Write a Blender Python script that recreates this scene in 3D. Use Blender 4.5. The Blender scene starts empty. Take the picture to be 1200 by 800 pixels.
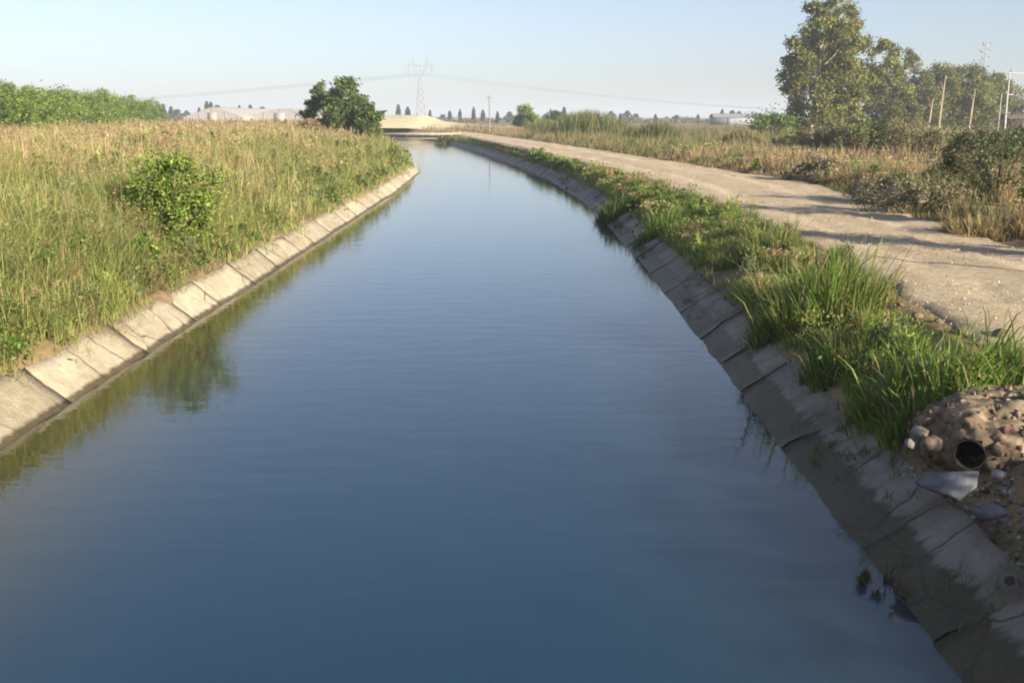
import bpy, math, random
import numpy as np

S = bpy.context.scene
COL = S.collection
R = math.radians

# ------------------------------------------------------------------ camera, sky, sun, exposure
HORIZON_PX, FOCAL_PX, CAM_H = 137.0, 1150.0, 3.0
PITCH = math.atan((400 - HORIZON_PX) / FOCAL_PX)
cam_data = bpy.data.cameras.new('camera')
cam = bpy.data.objects.new('camera', cam_data)
COL.objects.link(cam)
cam.location = (0, 0, CAM_H)
cam.rotation_euler = (math.pi / 2 - PITCH, 0, 0)
cam_data.sensor_width = 36
cam_data.lens = FOCAL_PX / 1200 * 36
cam_data.clip_start = 0.05
cam_data.clip_end = 12000
S.camera = cam

SUN_EL = R(18.5)
SUN_XY = (0.68, -0.73)                       # towards the sun, on the ground
world = bpy.data.worlds.new('World')
S.world = world
world.use_nodes = True
wn = world.node_tree
bg = wn.nodes['Background']
sky = wn.nodes.new('ShaderNodeTexSky')
sky.sky_type = 'NISHITA'
sky.sun_disc = False
sky.sun_elevation = SUN_EL
sky.sun_rotation = math.atan2(SUN_XY[0], SUN_XY[1])
sky.altitude = 0
sky.air_density = 1.0
sky.dust_density = 0.5
sky.ozone_density = 4.5
tone = wn.nodes.new('ShaderNodeMix')
tone.data_type = 'RGBA'
tone.blend_type = 'MULTIPLY'
tone.inputs[0].default_value = 1.0
tone.inputs[7].default_value = (1.0, 0.925, 0.99, 1)
wn.links.new(sky.outputs[0], tone.inputs[6])
pale = wn.nodes.new('ShaderNodeHueSaturation')
pale.inputs['Saturation'].default_value = 0.68
pale.inputs['Value'].default_value = 0.92
wn.links.new(tone.outputs[2], pale.inputs['Color'])
wn.links.new(pale.outputs[0], bg.inputs[0])
bg.inputs[1].default_value = 0.077

sun_data = bpy.data.lights.new('sun', 'SUN')
sun_data.energy = 5.0
sun_data.angle = R(0.5)
sun_data.color = (1.0, 0.88, 0.70)
sun = bpy.data.objects.new('sun', sun_data)
COL.objects.link(sun)
from mathutils import Vector
_d = Vector((-SUN_XY[0], -SUN_XY[1], -math.tan(SUN_EL) * math.hypot(*SUN_XY)))
sun.rotation_euler = _d.to_track_quat('-Z', 'Y').to_euler()

S.view_settings.view_transform = 'Standard'
S.view_settings.look = 'None'
S.view_settings.gamma = 1.0
S.view_settings.use_curve_mapping = False
S.view_settings.exposure = 1.22
S.render.engine = 'CYCLES'
S.cycles.use_denoising = True
S.cycles.max_bounces = 6
S.cycles.transparent_max_bounces = 4
S.cycles.volume_bounces = 0
S.cycles.filter_width = 2.0

# ------------------------------------------------------------------ helpers
rng = np.random.default_rng(7)
random.seed(7)


def tag(o, label=None, cat=None, group=None, kind=None):
    if label: o['label'] = label
    if cat: o['category'] = cat
    if group: o['group'] = group
    if kind: o['kind'] = kind
    return o


def empty(name, loc=(0, 0, 0), rz=0.0):
    o = bpy.data.objects.new(name, None)
    COL.objects.link(o)
    o.location = loc
    o.rotation_euler = (0, 0, rz)
    o.empty_display_size = 0.2
    return o


def copy_tree(o, parent=None):
    c = o.copy()
    COL.objects.link(c)
    c.parent = parent
    for ch in list(o.children):
        copy_tree(ch, c)
    return c


def _hash(ix, iy, seed):
    n = (ix.astype(np.int64) * 374761393 + iy.astype(np.int64) * 668265263 + seed * 982451653) & 0x7fffffff
    n = ((n ^ (n >> 13)) * 1274126177) & 0x7fffffff
    n = n ^ (n >> 16)
    return (n & 0xffff) / 65535.0


def noise2(x, y, scale=1.0, seed=0, octs=3):
    x = np.asarray(x, float) / scale
    y = np.asarray(y, float) / scale
    out = 0.0
    amp, tot = 1.0, 0.0
    for k in range(octs):
        ix, iy = np.floor(x), np.floor(y)
        fx, fy = x - ix, y - iy
        fx = fx * fx * (3 - 2 * fx)
        fy = fy * fy * (3 - 2 * fy)
        a = _hash(ix, iy, seed + k); b = _hash(ix + 1, iy, seed + k)
        c = _hash(ix, iy + 1, seed + k); d = _hash(ix + 1, iy + 1, seed + k)
        out = out + amp * ((a * (1 - fx) + b * fx) * (1 - fy) + (c * (1 - fx) + d * fx) * fy)
        tot += amp
        amp *= 0.5
        x, y = x * 2.03 + 7.1, y * 2.03 + 3.7
    return out / tot


class MB:
    """collects vertices, faces and vertex colours; build() links them as ONE mesh object"""

    def __init__(self):
        self.v, self.idx, self.cnt, self.c, self.n = [], [], [], [], 0

    def add(self, verts, faces, col=(1, 1, 1)):
        verts = np.asarray(verts, np.float32).reshape(-1, 3)
        if isinstance(faces, np.ndarray):
            self.idx.append((faces + self.n).ravel())
            self.cnt.append(np.full(len(faces), faces.shape[1], np.int32))
        else:
            for f in faces:
                self.idx.append(np.asarray(f) + self.n)
                self.cnt.append(np.array([len(f)], np.int32))
        col = np.asarray(col, np.float32)
        if col.ndim == 1:
            col = np.tile(col, (len(verts), 1))
        self.v.append(verts)
        self.c.append(col)
        self.n += len(verts)

    def box(self, c, s, rz=0.0, col=(1, 1, 1), taper=1.0):
        x, y, z = s[0] / 2, s[1] / 2, s[2] / 2
        V = []
        for sz in (-1, 1):
            k = taper if sz > 0 else 1
            for sx, sy in ((-1, -1), (1, -1), (1, 1), (-1, 1)):
                px, py = sx * x * k, sy * y * k
                V.append((c[0] + px * math.cos(rz) - py * math.sin(rz), c[1] + px * math.sin(rz) + py * math.cos(rz), c[2] + sz * z))
        self.add(V, np.array([[3, 2, 1, 0], [4, 5, 6, 7], [0, 1, 5, 4], [1, 2, 6, 5], [2, 3, 7, 6], [3, 0, 4, 7]]), col)

    def tube(self, pts, rad, n=7, col=(1, 1, 1), caps=True):
        pts = np.asarray(pts, float)
        rad = np.broadcast_to(np.asarray(rad, float), (len(pts),))
        V = []
        for i, p in enumerate(pts):
            t = pts[min(i + 1, len(pts) - 1)] - pts[max(i - 1, 0)]
            t = t / (np.linalg.norm(t) + 1e-9)
            a = np.array([0, 0, 1.0]) if abs(t[2]) < 0.9 else np.array([1.0, 0, 0])
            u = np.cross(t, a); u /= np.linalg.norm(u)
            w = np.cross(t, u)
            for k in range(n):
                th = 2 * math.pi * k / n
                V.append(p + rad[i] * (math.cos(th) * u + math.sin(th) * w))
        F = []
        for i in range(len(pts) - 1):
            for k in range(n):
                k2 = (k + 1) % n
                F.append([i * n + k, i * n + k2, (i + 1) * n + k2, (i + 1) * n + k])
        self.add(V, np.array(F), col)
        if caps:
            self.add(np.array(V[:n]), [list(range(n))], col)
            self.add(np.array(V[-n:]), [list(range(n))[::-1]], col)

    def build(self, name, mat, parent=None, smooth=False, loc=None):
        me = bpy.data.meshes.new(name)
        v = np.concatenate(self.v).astype(np.float32)
        idx = np.concatenate(self.idx).astype(np.int32)
        cnt = np.concatenate(self.cnt).astype(np.int32)
        me.vertices.add(len(v)); me.vertices.foreach_set('co', v.ravel())
        me.loops.add(len(idx)); me.loops.foreach_set('vertex_index', idx)
        me.polygons.add(len(cnt))
        me.polygons.foreach_set('loop_start', np.concatenate(([0], np.cumsum(cnt)[:-1])).astype(np.int32))
        c = np.concatenate(self.c).astype(np.float32)
        at = me.color_attributes.new('tint', 'FLOAT_COLOR', 'POINT')
        at.data.foreach_set('color', np.concatenate([c, np.ones((len(c), 1), np.float32)], 1).ravel())
        me.update(calc_edges=True)
        if smooth:
            me.polygons.foreach_set('use_smooth', np.ones(len(cnt), bool))
        me.materials.append(mat)
        o = bpy.data.objects.new(name, me)
        COL.objects.link(o)
        if parent is not None: o.parent = parent
        if loc is not None: o.location = loc
        return o


# ---- materials
def mat(name):
    m = bpy.data.materials.new(name)
    m.use_nodes = True
    nt = m.node_tree
    b = nt.nodes['Principled BSDF']
    b.inputs['Specular IOR Level'].default_value = 0.25
    return m, nt, b


def N(nt, t, **kw):
    n = nt.nodes.new(t)
    for k, v in kw.items():
        setattr(n, k, v)
    return n


def noise_node(nt, vec, scale, detail=5, rough=0.6):
    n = N(nt, 'ShaderNodeTexNoise')
    n.inputs['Scale'].default_value = scale
    n.inputs['Detail'].default_value = detail
    n.inputs['Roughness'].default_value = rough
    nt.links.new(vec, n.inputs['Vector'])
    return n


def ramp(nt, fac, stops):
    r = N(nt, 'ShaderNodeValToRGB')
    e = r.color_ramp.elements
    while len(e) < len(stops): e.new(0.5)
    for el, (p, c) in zip(e, stops):
        el.position = p
        el.color = (*c, 1) if len(c) == 3 else c
    nt.links.new(fac, r.inputs[0])
    return r


def mixc(nt, fac, a, b, mode='MIX'):
    m = N(nt, 'ShaderNodeMix', data_type='RGBA', blend_type=mode)
    if isinstance(fac, (int, float)): m.inputs[0].default_value = fac
    else: nt.links.new(fac, m.inputs[0])
    for s, i in ((a, 6), (b, 7)):
        if isinstance(s, tuple): m.inputs[i].default_value = (*s, 1)
        else: nt.links.new(s, m.inputs[i])
    return m.outputs[2]


def bump(nt, b, h, strength=0.5, dist=0.05):
    n = N(nt, 'ShaderNodeBump')
    n.inputs['Strength'].default_value = strength
    n.inputs['Distance'].default_value = dist
    nt.links.new(h, n.inputs['Height'])
    nt.links.new(n.outputs[0], b.inputs['Normal'])
    return n


def tint_mat(name, rough=0.6, transl=0.3, spec=0.2, noisy=0.0, nscale=3.0):
    """colour from each plant's or piece's own tint, part of the light passing through"""
    m, nt, b = mat(name)
    at = N(nt, 'ShaderNodeVertexColor', layer_name='tint')
    c = at.outputs[0]
    if noisy:
        tc = N(nt, 'ShaderNodeTexCoord')
        n = noise_node(nt, tc.outputs['Object'], nscale, 6)
        r = ramp(nt, n.outputs[0], [(0.3, (1 - noisy,) * 3), (0.7, (1 + noisy,) * 3)])
        c = mixc(nt, 1.0, c, r.outputs[0], 'MULTIPLY')
        bump(nt, b, n.outputs[0], 0.4, 0.02)
    nt.links.new(c, b.inputs['Base Color'])
    b.inputs['Roughness'].default_value = rough
    b.inputs['Specular IOR Level'].default_value = spec
    if transl:
        t = N(nt, 'ShaderNodeBsdfTranslucent')
        nt.links.new(c, t.inputs[0])
        mx = N(nt, 'ShaderNodeMixShader')
        mx.inputs[0].default_value = transl
        nt.links.new(b.outputs[0], mx.inputs[1])
        nt.links.new(t.outputs[0], mx.inputs[2])
        nt.links.new(mx.outputs[0], nt.nodes['Material Output'].inputs['Surface'])
    return m


M_GRASS = tint_mat('grass_blades', 0.55, 0.42, 0.25)
M_LEAF = tint_mat('leaves', 0.5, 0.28, 0.25)
M_BARK = tint_mat('bark', 0.85, 0, 0.1, 0.35, 6)
M_PAINT = tint_mat('plain_surface', 0.6, 0, 0.3, 0.12, 2)
M_STONE = tint_mat('stone', 0.9, 0, 0.15, 0.35, 14)
M_RUBBLE = tint_mat('cemented_rubble', 0.95, 0, 0.1, 0.65, 11)
M_METAL = tint_mat('galvanised_metal', 0.5, 0, 0.4, 0.1, 1)


def ground_material():
    m, nt, b = mat('dry_soil')
    g = N(nt, 'ShaderNodeNewGeometry')
    p = g.outputs['Position']
    n1 = noise_node(nt, p, 0.12, 6, 0.65)
    n2 = noise_node(nt, p, 1.7, 8, 0.7)
    n3 = noise_node(nt, p, 14, 6, 0.7)
    n4 = noise_node(nt, p, 0.018, 3, 0.5)
    soil = ramp(nt, n2.outputs[0], [(0.3, (0.13, 0.09, 0.055)), (0.7, (0.30, 0.22, 0.13))])
    straw = ramp(nt, n2.outputs[0], [(0.3, (0.26, 0.19, 0.09)), (0.7, (0.40, 0.30, 0.15))])
    k = ramp(nt, n1.outputs[0], [(0.40, (0, 0, 0)), (0.60, (1, 1, 1))])
    c = mixc(nt, k.outputs[0], soil.outputs[0], straw.outputs[0])
    gk = ramp(nt, n4.outputs[0], [(0.52, (0, 0, 0)), (0.66, (0.7, 0.7, 0.7))])
    c = mixc(nt, gk.outputs[0], c, (0.13, 0.16, 0.05))
    f = ramp(nt, n3.outputs[0], [(0.3, (0.7, 0.7, 0.7)), (0.75, (1.25, 1.25, 1.25))])
    c = mixc(nt, 1.0, c, f.outputs[0], 'MULTIPLY')
    nt.links.new(c, b.inputs['Base Color'])
    b.inputs['Roughness'].default_value = 0.95
    b.inputs['Specular IOR Level'].default_value = 0.1
    bump(nt, b, n3.outputs[0], 0.6, 0.06)
    return m


def road_material():
    m, nt, b = mat('pale_dirt_road')
    g = N(nt, 'ShaderNodeNewGeometry')
    p = g.outputs['Position']
    mp = N(nt, 'ShaderNodeMapping')
    mp.inputs['Scale'].default_value = (1.6, 0.25, 1)
    nt.links.new(p, mp.inputs[0])
    n1 = noise_node(nt, mp.outputs[0], 0.9, 6, 0.6)
    n2 = noise_node(nt, p, 9, 8, 0.75)
    n3 = noise_node(nt, p, 45, 4, 0.7)
    vo = N(nt, 'ShaderNodeTexVoronoi')
    vo.inputs['Scale'].default_value = 16
    nt.links.new(p, vo.inputs['Vector'])
    c = ramp(nt, n1.outputs[0], [(0.25, (0.58, 0.475, 0.325)), (0.5, (0.70, 0.585, 0.415)), (0.75, (0.78, 0.665, 0.485))]).outputs[0]
    f = ramp(nt, n2.outputs[0], [(0.3, (0.6, 0.58, 0.55)), (0.72, (1.25, 1.25, 1.25))])
    c = mixc(nt, 1.0, c, f.outputs[0], 'MULTIPLY')
    st = ramp(nt, vo.outputs['Distance'], [(0.10, (1, 1, 1)), (0.22, (0, 0, 0))])
    sm = N(nt, 'ShaderNodeMath', operation='MULTIPLY')
    nk = ramp(nt, noise_node(nt, p, 1.3, 4).outputs[0], [(0.5, (0, 0, 0)), (0.62, (1, 1, 1))])
    nt.links.new(st.outputs[0], sm.inputs[0]); nt.links.new(nk.outputs[0], sm.inputs[1])
    c = mixc(nt, sm.outputs[0], c, (0.5, 0.46, 0.40))
    at_ = N(nt, 'ShaderNodeVertexColor', layer_name='tint')
    c = mixc(nt, 1.0, c, at_.outputs[0], 'MULTIPLY')
    nt.links.new(c, b.inputs['Base Color'])
    b.inputs['Roughness'].default_value = 0.95
    b.inputs['Specular IOR Level'].default_value = 0.1
    ad = N(nt, 'ShaderNodeMath', operation='ADD')
    nt.links.new(n2.outputs[0], ad.inputs[0]); nt.links.new(sm.outputs[0], ad.inputs[1])
    a2 = N(nt, 'ShaderNodeMath', operation='ADD')
    nt.links.new(ad.outputs[0], a2.inputs[0]); nt.links.new(n3.outputs[0], a2.inputs[1])
    bump(nt, b, a2.outputs[0], 0.9, 0.05)
    return m


def lining_material(name, pale, dull, wet_h, soil=.58):
    m, nt, b = mat(name)
    g = N(nt, 'ShaderNodeNewGeometry')
    p = g.outputs['Position']
    n1 = noise_node(nt, p, 0.8, 6, 0.6)
    n2 = noise_node(nt, p, 7, 8, 0.7)
    n3 = noise_node(nt, p, 40, 4, 0.7)
    mp = N(nt, 'ShaderNodeMapping')
    mp.inputs['Scale'].default_value = (1, 5, 1)
    nt.links.new(p, mp.inputs[0])
    n4 = noise_node(nt, mp.outputs[0], 1.0, 6, 0.7)
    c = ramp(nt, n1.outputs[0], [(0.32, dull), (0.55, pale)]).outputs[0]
    f = ramp(nt, n2.outputs[0], [(0.3, (0.75, 0.74, 0.72)), (0.7, (1.12, 1.12, 1.12))])
    c = mixc(nt, 1.0, c, f.outputs[0], 'MULTIPLY')
    s = ramp(nt, n4.outputs[0], [(soil, (0, 0, 0)), (soil + .13, (0.65, 0.65, 0.65))])      # earth washed down over the slabs
    c = mixc(nt, s.outputs[0], c, (0.22, 0.16, 0.10))
    wn_ = N(nt, 'ShaderNodeMixRGB', blend_type='ADD')                                # cracks: edges of warped cells, only here and there
    wn_.inputs[0].default_value = .5
    nt.links.new(p, wn_.inputs[1]); nt.links.new(n1.outputs[1], wn_.inputs[2])
    vo = N(nt, 'ShaderNodeTexVoronoi', feature='DISTANCE_TO_EDGE')
    vo.inputs['Scale'].default_value = 1.15
    nt.links.new(wn_.outputs[0], vo.inputs['Vector'])
    cr = ramp(nt, vo.outputs['Distance'], [(0.006, (1, 1, 1)), (0.022, (0, 0, 0))])
    ck = N(nt, 'ShaderNodeMath', operation='MULTIPLY')
    km = ramp(nt, noise_node(nt, p, .55, 3).outputs[0], [(.46, (0, 0, 0)), (.56, (.85, .85, .85))])
    nt.links.new(cr.outputs[0], ck.inputs[0]); nt.links.new(km.outputs[0], ck.inputs[1])
    c = mixc(nt, ck.outputs[0], c, (0.10, 0.075, 0.05))
    at = N(nt, 'ShaderNodeVertexColor', layer_name='tint')
    c = mixc(nt, 1.0, c, at.outputs[0], 'MULTIPLY')
    sx = N(nt, 'ShaderNodeSeparateXYZ')
    nt.links.new(p, sx.inputs[0])
    w = N(nt, 'ShaderNodeMath', operation='MULTIPLY_ADD')                            # tide mark height wanders a little
    nt.links.new(n4.outputs[0], w.inputs[0]); w.inputs[1].default_value = -0.8 * wet_h - .06; w.inputs[2].default_value = .4 * wet_h + .03 - wet_h
    w2 = N(nt, 'ShaderNodeMath', operation='ADD')
    nt.links.new(sx.outputs[2], w2.inputs[0]); nt.links.new(w.outputs[0], w2.inputs[1])
    wr = N(nt, 'ShaderNodeMapRange')
    wr.inputs['From Min'].default_value = -0.012; wr.inputs['From Max'].default_value = 0.018
    nt.links.new(w2.outputs[0], wr.inputs[0])
    wet = mixc(nt, 1.0, c, (0.33, 0.29, 0.20), 'MULTIPLY')
    wet = mixc(nt, 0.45, wet, (0.07, 0.06, 0.035))
    c = mixc(nt, wr.outputs[0], wet, c)
    nt.links.new(c, b.inputs['Base Color'])
    rr = N(nt, 'ShaderNodeMapRange')
    rr.inputs['To Min'].default_value = 0.45; rr.inputs['To Max'].default_value = 0.9
    nt.links.new(wr.outputs[0], rr.inputs[0]); nt.links.new(rr.outputs[0], b.inputs['Roughness'])
    ad = N(nt, 'ShaderNodeMath', operation='ADD')
    nt.links.new(n2.outputs[0], ad.inputs[0]); nt.links.new(n3.outputs[0], ad.inputs[1])
    bump(nt, b, ad.outputs[0], 0.8, 0.04)
    return m


def water_material():
    m, nt, b = mat('canal_water')
    g = N(nt, 'ShaderNodeNewGeometry')
    mp = N(nt, 'ShaderNodeMapping')
    mp.inputs['Scale'].default_value = (0.55, 1.6, 1)
    nt.links.new(g.outputs['Position'], mp.inputs[0])
    n1 = noise_node(nt, mp.outputs[0], 2.2, 3, 0.5)
    n2 = noise_node(nt, mp.outputs[0], 9, 2, 0.5)
    n3 = noise_node(nt, g.outputs['Position'], 0.25, 3, 0.5)
    ad = N(nt, 'ShaderNodeMath', operation='MULTIPLY_ADD')
    nt.links.new(n2.outputs[0], ad.inputs[0]); ad.inputs[1].default_value = 0.22; nt.links.new(n1.outputs[0], ad.inputs[2])
    bump(nt, b, ad.outputs[0], 0.05, 0.075)
    c = ramp(nt, n3.outputs[0], [(0.3, (0.010, 0.041, 0.080)), (0.7, (0.012, 0.047, 0.088))])
    at = N(nt, 'ShaderNodeVertexColor', layer_name='tint')
    sp = N(nt, 'ShaderNodeSeparateColor')
    nt.links.new(at.outputs[0], sp.inputs[0])
    cc = mixc(nt, sp.outputs[0], c.outputs[0], (0.080, 0.074, 0.026))        # silty shallows; the olive tint also paints in the bank's reflection
    nt.links.new(cc, b.inputs['Base Color'])
    b.subsurface_method = 'BURLEY'
    b.inputs['Subsurface Weight'].default_value = 1.0
    b.inputs['Subsurface Radius'].default_value = (1.0, 1.0, 1.0)
    b.inputs['Subsurface Scale'].default_value = 1.1
    b.inputs['Roughness'].default_value = 0.03
    b.inputs['IOR'].default_value = 1.55
    b.inputs['Specular IOR Level'].default_value = 0.5
    return m


# ------------------------------------------------------------------ the lie of the land
def xl(y): return np.interp(y, [-60, 40, 55, 62, 70, 90, 120, 150, 210], [-4.85, -4.75, -5.1, -5.9, -7.2, -10.3, -15.5, -21.5, -36])
def xr(y): return np.interp(y, [-60, 8, 20, 30, 36, 50, 68, 90, 120, 150, 210], [2.5, 2.52, 2.75, 2.72, 2.6, 1.73, -0.29, -3.08, -8, -14, -27])
def rl(y): return np.interp(y, [-60, 8, 10, 12, 15, 22, 35, 57, 75, 110, 150, 210], [4.2, 4.2, 4.4, 4.7, 4.9, 4.9, 4.4, 1.95, -0.3, -5.0, -11.5, -24])
def rr(y): return np.interp(y, [-60, 15, 18, 22, 28, 33, 37, 47, 66, 90, 133, 150, 210], [8.6, 8.6, 8.6, 8.9, 9.5, 9.8, 9.1, 8.0, 5.6, 2.2, -4.5, -7.5, -20])


def gz(x, y, fine=True):
    x = np.asarray(x, float); y = np.asarray(y, float)
    a, b, c, d = xl(y), xr(y), rl(y), rr(y)
    z = np.interp(a - x, [0, .42, .53, .8, 2, 4.5, 8, 14, 60, 3000], [-.035, .315, .405, .50, .86, 1.35, 1.66, 1.72, 1.6, 1.6])
    bed = -np.minimum(np.minimum(x - a, b - x) * 1.1, 1.3)
    z = np.where(x > a, bed, z)
    e = x - b
    w = np.maximum(c - b, .8)
    zr = np.where(e < .85, np.interp(e, [0, .52, .66, .85], [-.035, .30, .405, .47]), .47 + (e - .85) / np.maximum(w - .85, .1) * .43)
    z = np.where(e > 0, zr, z)
    z = np.where(x > c, .88, z)
    g = x - d
    z = np.where(g > 0, np.interp(g, [0, .6, 1.6, 4, 9, 3000], [.91, 1.0, 1.12, .98, .92, .92]), z)
    z = z - .26 * np.exp(-((x - 3.08) / .30) ** 2 - ((y - 6.25) / .42) ** 2)      # washed-out hollow below the drain pipe
    if fine:
        lip = np.exp(-((np.where(x < a, a - x - .46, e - .58)) / .13) ** 2) * np.where((x < a) | (e > 0), 1, 0)
        z = z + lip * ((noise2(x * .6, y, .75, 77, 4) - .5) * .26 + .03)
    far = np.clip((y - 195) / 12, 0, 1)
    z = np.where(z < 1.0, z + (1.0 - z) * far, z)
    if fine:
        off = np.clip(np.maximum(a - x - .5, e - .7) * 2, 0, 1) * np.where((x > c - .1) & (x < d + .1), 0, 1)
        z = z + off * ((noise2(x, y, 1.3, 3) - .5) * .16 + (noise2(x, y, 9, 5) - .5) * .25 * np.clip((a - x) / 4, 0, 1))
    return z


def at(u, v, z=None, y=None):
    """point of the ground (or of a height or distance) seen at a place of the photograph: used only to measure positions"""
    du, dv = (u - 600) / FOCAL_PX, (400 - v) / FOCAL_PX
    d = np.array([du, math.cos(PITCH) + dv * math.sin(PITCH), -math.sin(PITCH) + dv * math.cos(PITCH)])
    t = (z - CAM_H) / d[2] if y is None else y / d[1]
    return np.array([0, 0, CAM_H]) + d * t


def X(u, y): return (u - 600) / FOCAL_PX * y * math.cos(PITCH)   # sideways metres at a distance, near the horizon
def TOP(v, y): return CAM_H + y * math.tan(math.atan((400 - v) / FOCAL_PX) - PITCH)   # height seen at a place at a distance


def grid(name, rows, m, kind='structure', smooth=True, col=(1, 1, 1)):
    """rows: array (ny, nx, 3)"""
    ny, nx, _ = rows.shape
    i = np.arange(ny - 1)[:, None] * nx + np.arange(nx - 1)[None, :]
    F = np.stack([i, i + 1, i + nx + 1, i + nx], -1).reshape(-1, 4)
    b = MB(); b.add(rows.reshape(-1, 3), F, col)
    o = b.build(name, m, smooth=smooth)
    if kind: o['kind'] = kind
    return o


ys = np.concatenate([np.arange(-60, 3, 3.0), np.arange(3, 40, .16), np.arange(40, 80, .8), np.arange(80, 212, 2.0),
                     np.geomspace(214, 6000, 40)])
ld = np.concatenate([np.array([0, .2, .32, .38, .44, .50, .56, .62, .7, .8]), np.arange(1.0, 9, .3), np.arange(9, 20, 1.0), np.geomspace(21, 4000, 26)])
rd = np.concatenate([np.array([.1, .3, .6, .9, 1.3]), np.arange(1.6, 9, .35), np.arange(9, 40, 1.5), np.geomspace(42, 4000, 24)])
rows = []
for y in ys:
    a, b, c, d = float(xl(y)), float(xr(y)), float(rl(y)), float(rr(y))
    can = a + (b - a) * np.array([.06, .17, .3, .5, .7, .83, .94])
    st = b + np.array([0, .25, .38, .46, .53, .60, .67, .75, .85])
    st2 = b + .85 + (c - b - .85) * np.linspace(0, 1, 12)[1:]
    rd_in = np.array([c + .25, (c + d) / 2, d - .25, d])
    xs = np.concatenate([a - ld[::-1], can, st, st2, rd_in, d + rd])
    rows.append(np.stack([xs, np.full_like(xs, y), gz(xs, np.full_like(xs, y))], -1))
ground = grid('ground', np.array(rows), ground_material())

# dirt road: its own sheet just over the soil, with two worn tracks and a ragged edge
rtone = []
ry = np.concatenate([np.arange(-40, 4, 1.0), np.arange(4, 40, .15), np.arange(40, 160, .6)])
rows = []
for y in ry:
    t = np.linspace(0, 1, 34)
    c = rl(y) + (noise2(y, 0, .9, 11) - .5) * .5; d = rr(y) + (noise2(y, 3, 1.1, 12) - .5) * .7
    xs = c + (d - c) * t
    rut = sum(-.035 * np.exp(-((t - k) / .06) ** 2) for k in (.30, .68))
    z = .925 + .03 * (1 - (2 * t - 1) ** 2) + rut + (noise2(xs, np.full_like(xs, y), .35, 21) - .5) * .05
    z = z - .14 * np.clip(1 - np.minimum(t, 1 - t) / .05, 0, 1)
    rows.append(np.stack([xs, np.full_like(xs, y), z], -1))
    wear = sum(np.exp(-((t - k + (noise2(y, k * 9, 3, 15) - .5) * .04) / .055) ** 2) for k in (.30, .68))   # compacted pale wheel marks, looser brown earth between and beside
    tone_ = .90 + .16 * wear + (noise2(xs * 2, np.full_like(xs, y), 1.1, 17) - .5) * .25
    tone_ = tone_ * np.interp(np.minimum(t, 1 - t), [0, .05, .16], [.62, .8, 1])
    rtone.append(np.stack([tone_, tone_ * .985, tone_ * .96], -1))
road = grid('dirt_road', np.array(rows), road_material(), col=np.concatenate(rtone))

# narrow field track seen beyond the brown plot on the right
tx = np.linspace(12.5, 40, 40)
rows = []
for x in tx:
    yc = 47.5 + (x - 16) * .12 + math.sin(x * .3) * .4
    yy = yc + np.linspace(-.6, .6, 5)
    rows.append(np.stack([np.full(5, x), yy, gz(np.full(5, x), yy) + np.array([-.05, .05, .06, .05, -.05])], -1))
grid('field_track', np.array(rows)[:, ::-1], road.data.materials[0])

# water
wy = np.concatenate([np.arange(-40, 60, 1.0), np.arange(60, 206, 2.0)])
wo = np.array([-.12, .15, .5, .9, 1.4, 2.0, 2.8])
wsh = np.array([1, 1, .95, .75, .42, .1, 0.0])
b = MB()
V = []
for y in wy:
    xs = np.concatenate([xl(y) + wo, xr(y) - wo[::-1]])
    V.append(np.stack([xs, np.full(14, y), np.zeros(14)], -1))
i_ = np.arange(len(wy) - 1)[:, None] * 14 + np.arange(13)[None, :]
sh = np.tile(np.concatenate([wsh, wsh[::-1] * .25]), len(wy))
b.add(np.array(V).reshape(-1, 3), np.stack([i_, i_ + 1, i_ + 15, i_ + 14], -1).reshape(-1, 4), np.repeat(sh[:, None], 3, 1))
b.build('canal_water', water_material(), smooth=True)['kind'] = 'structure'


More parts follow.
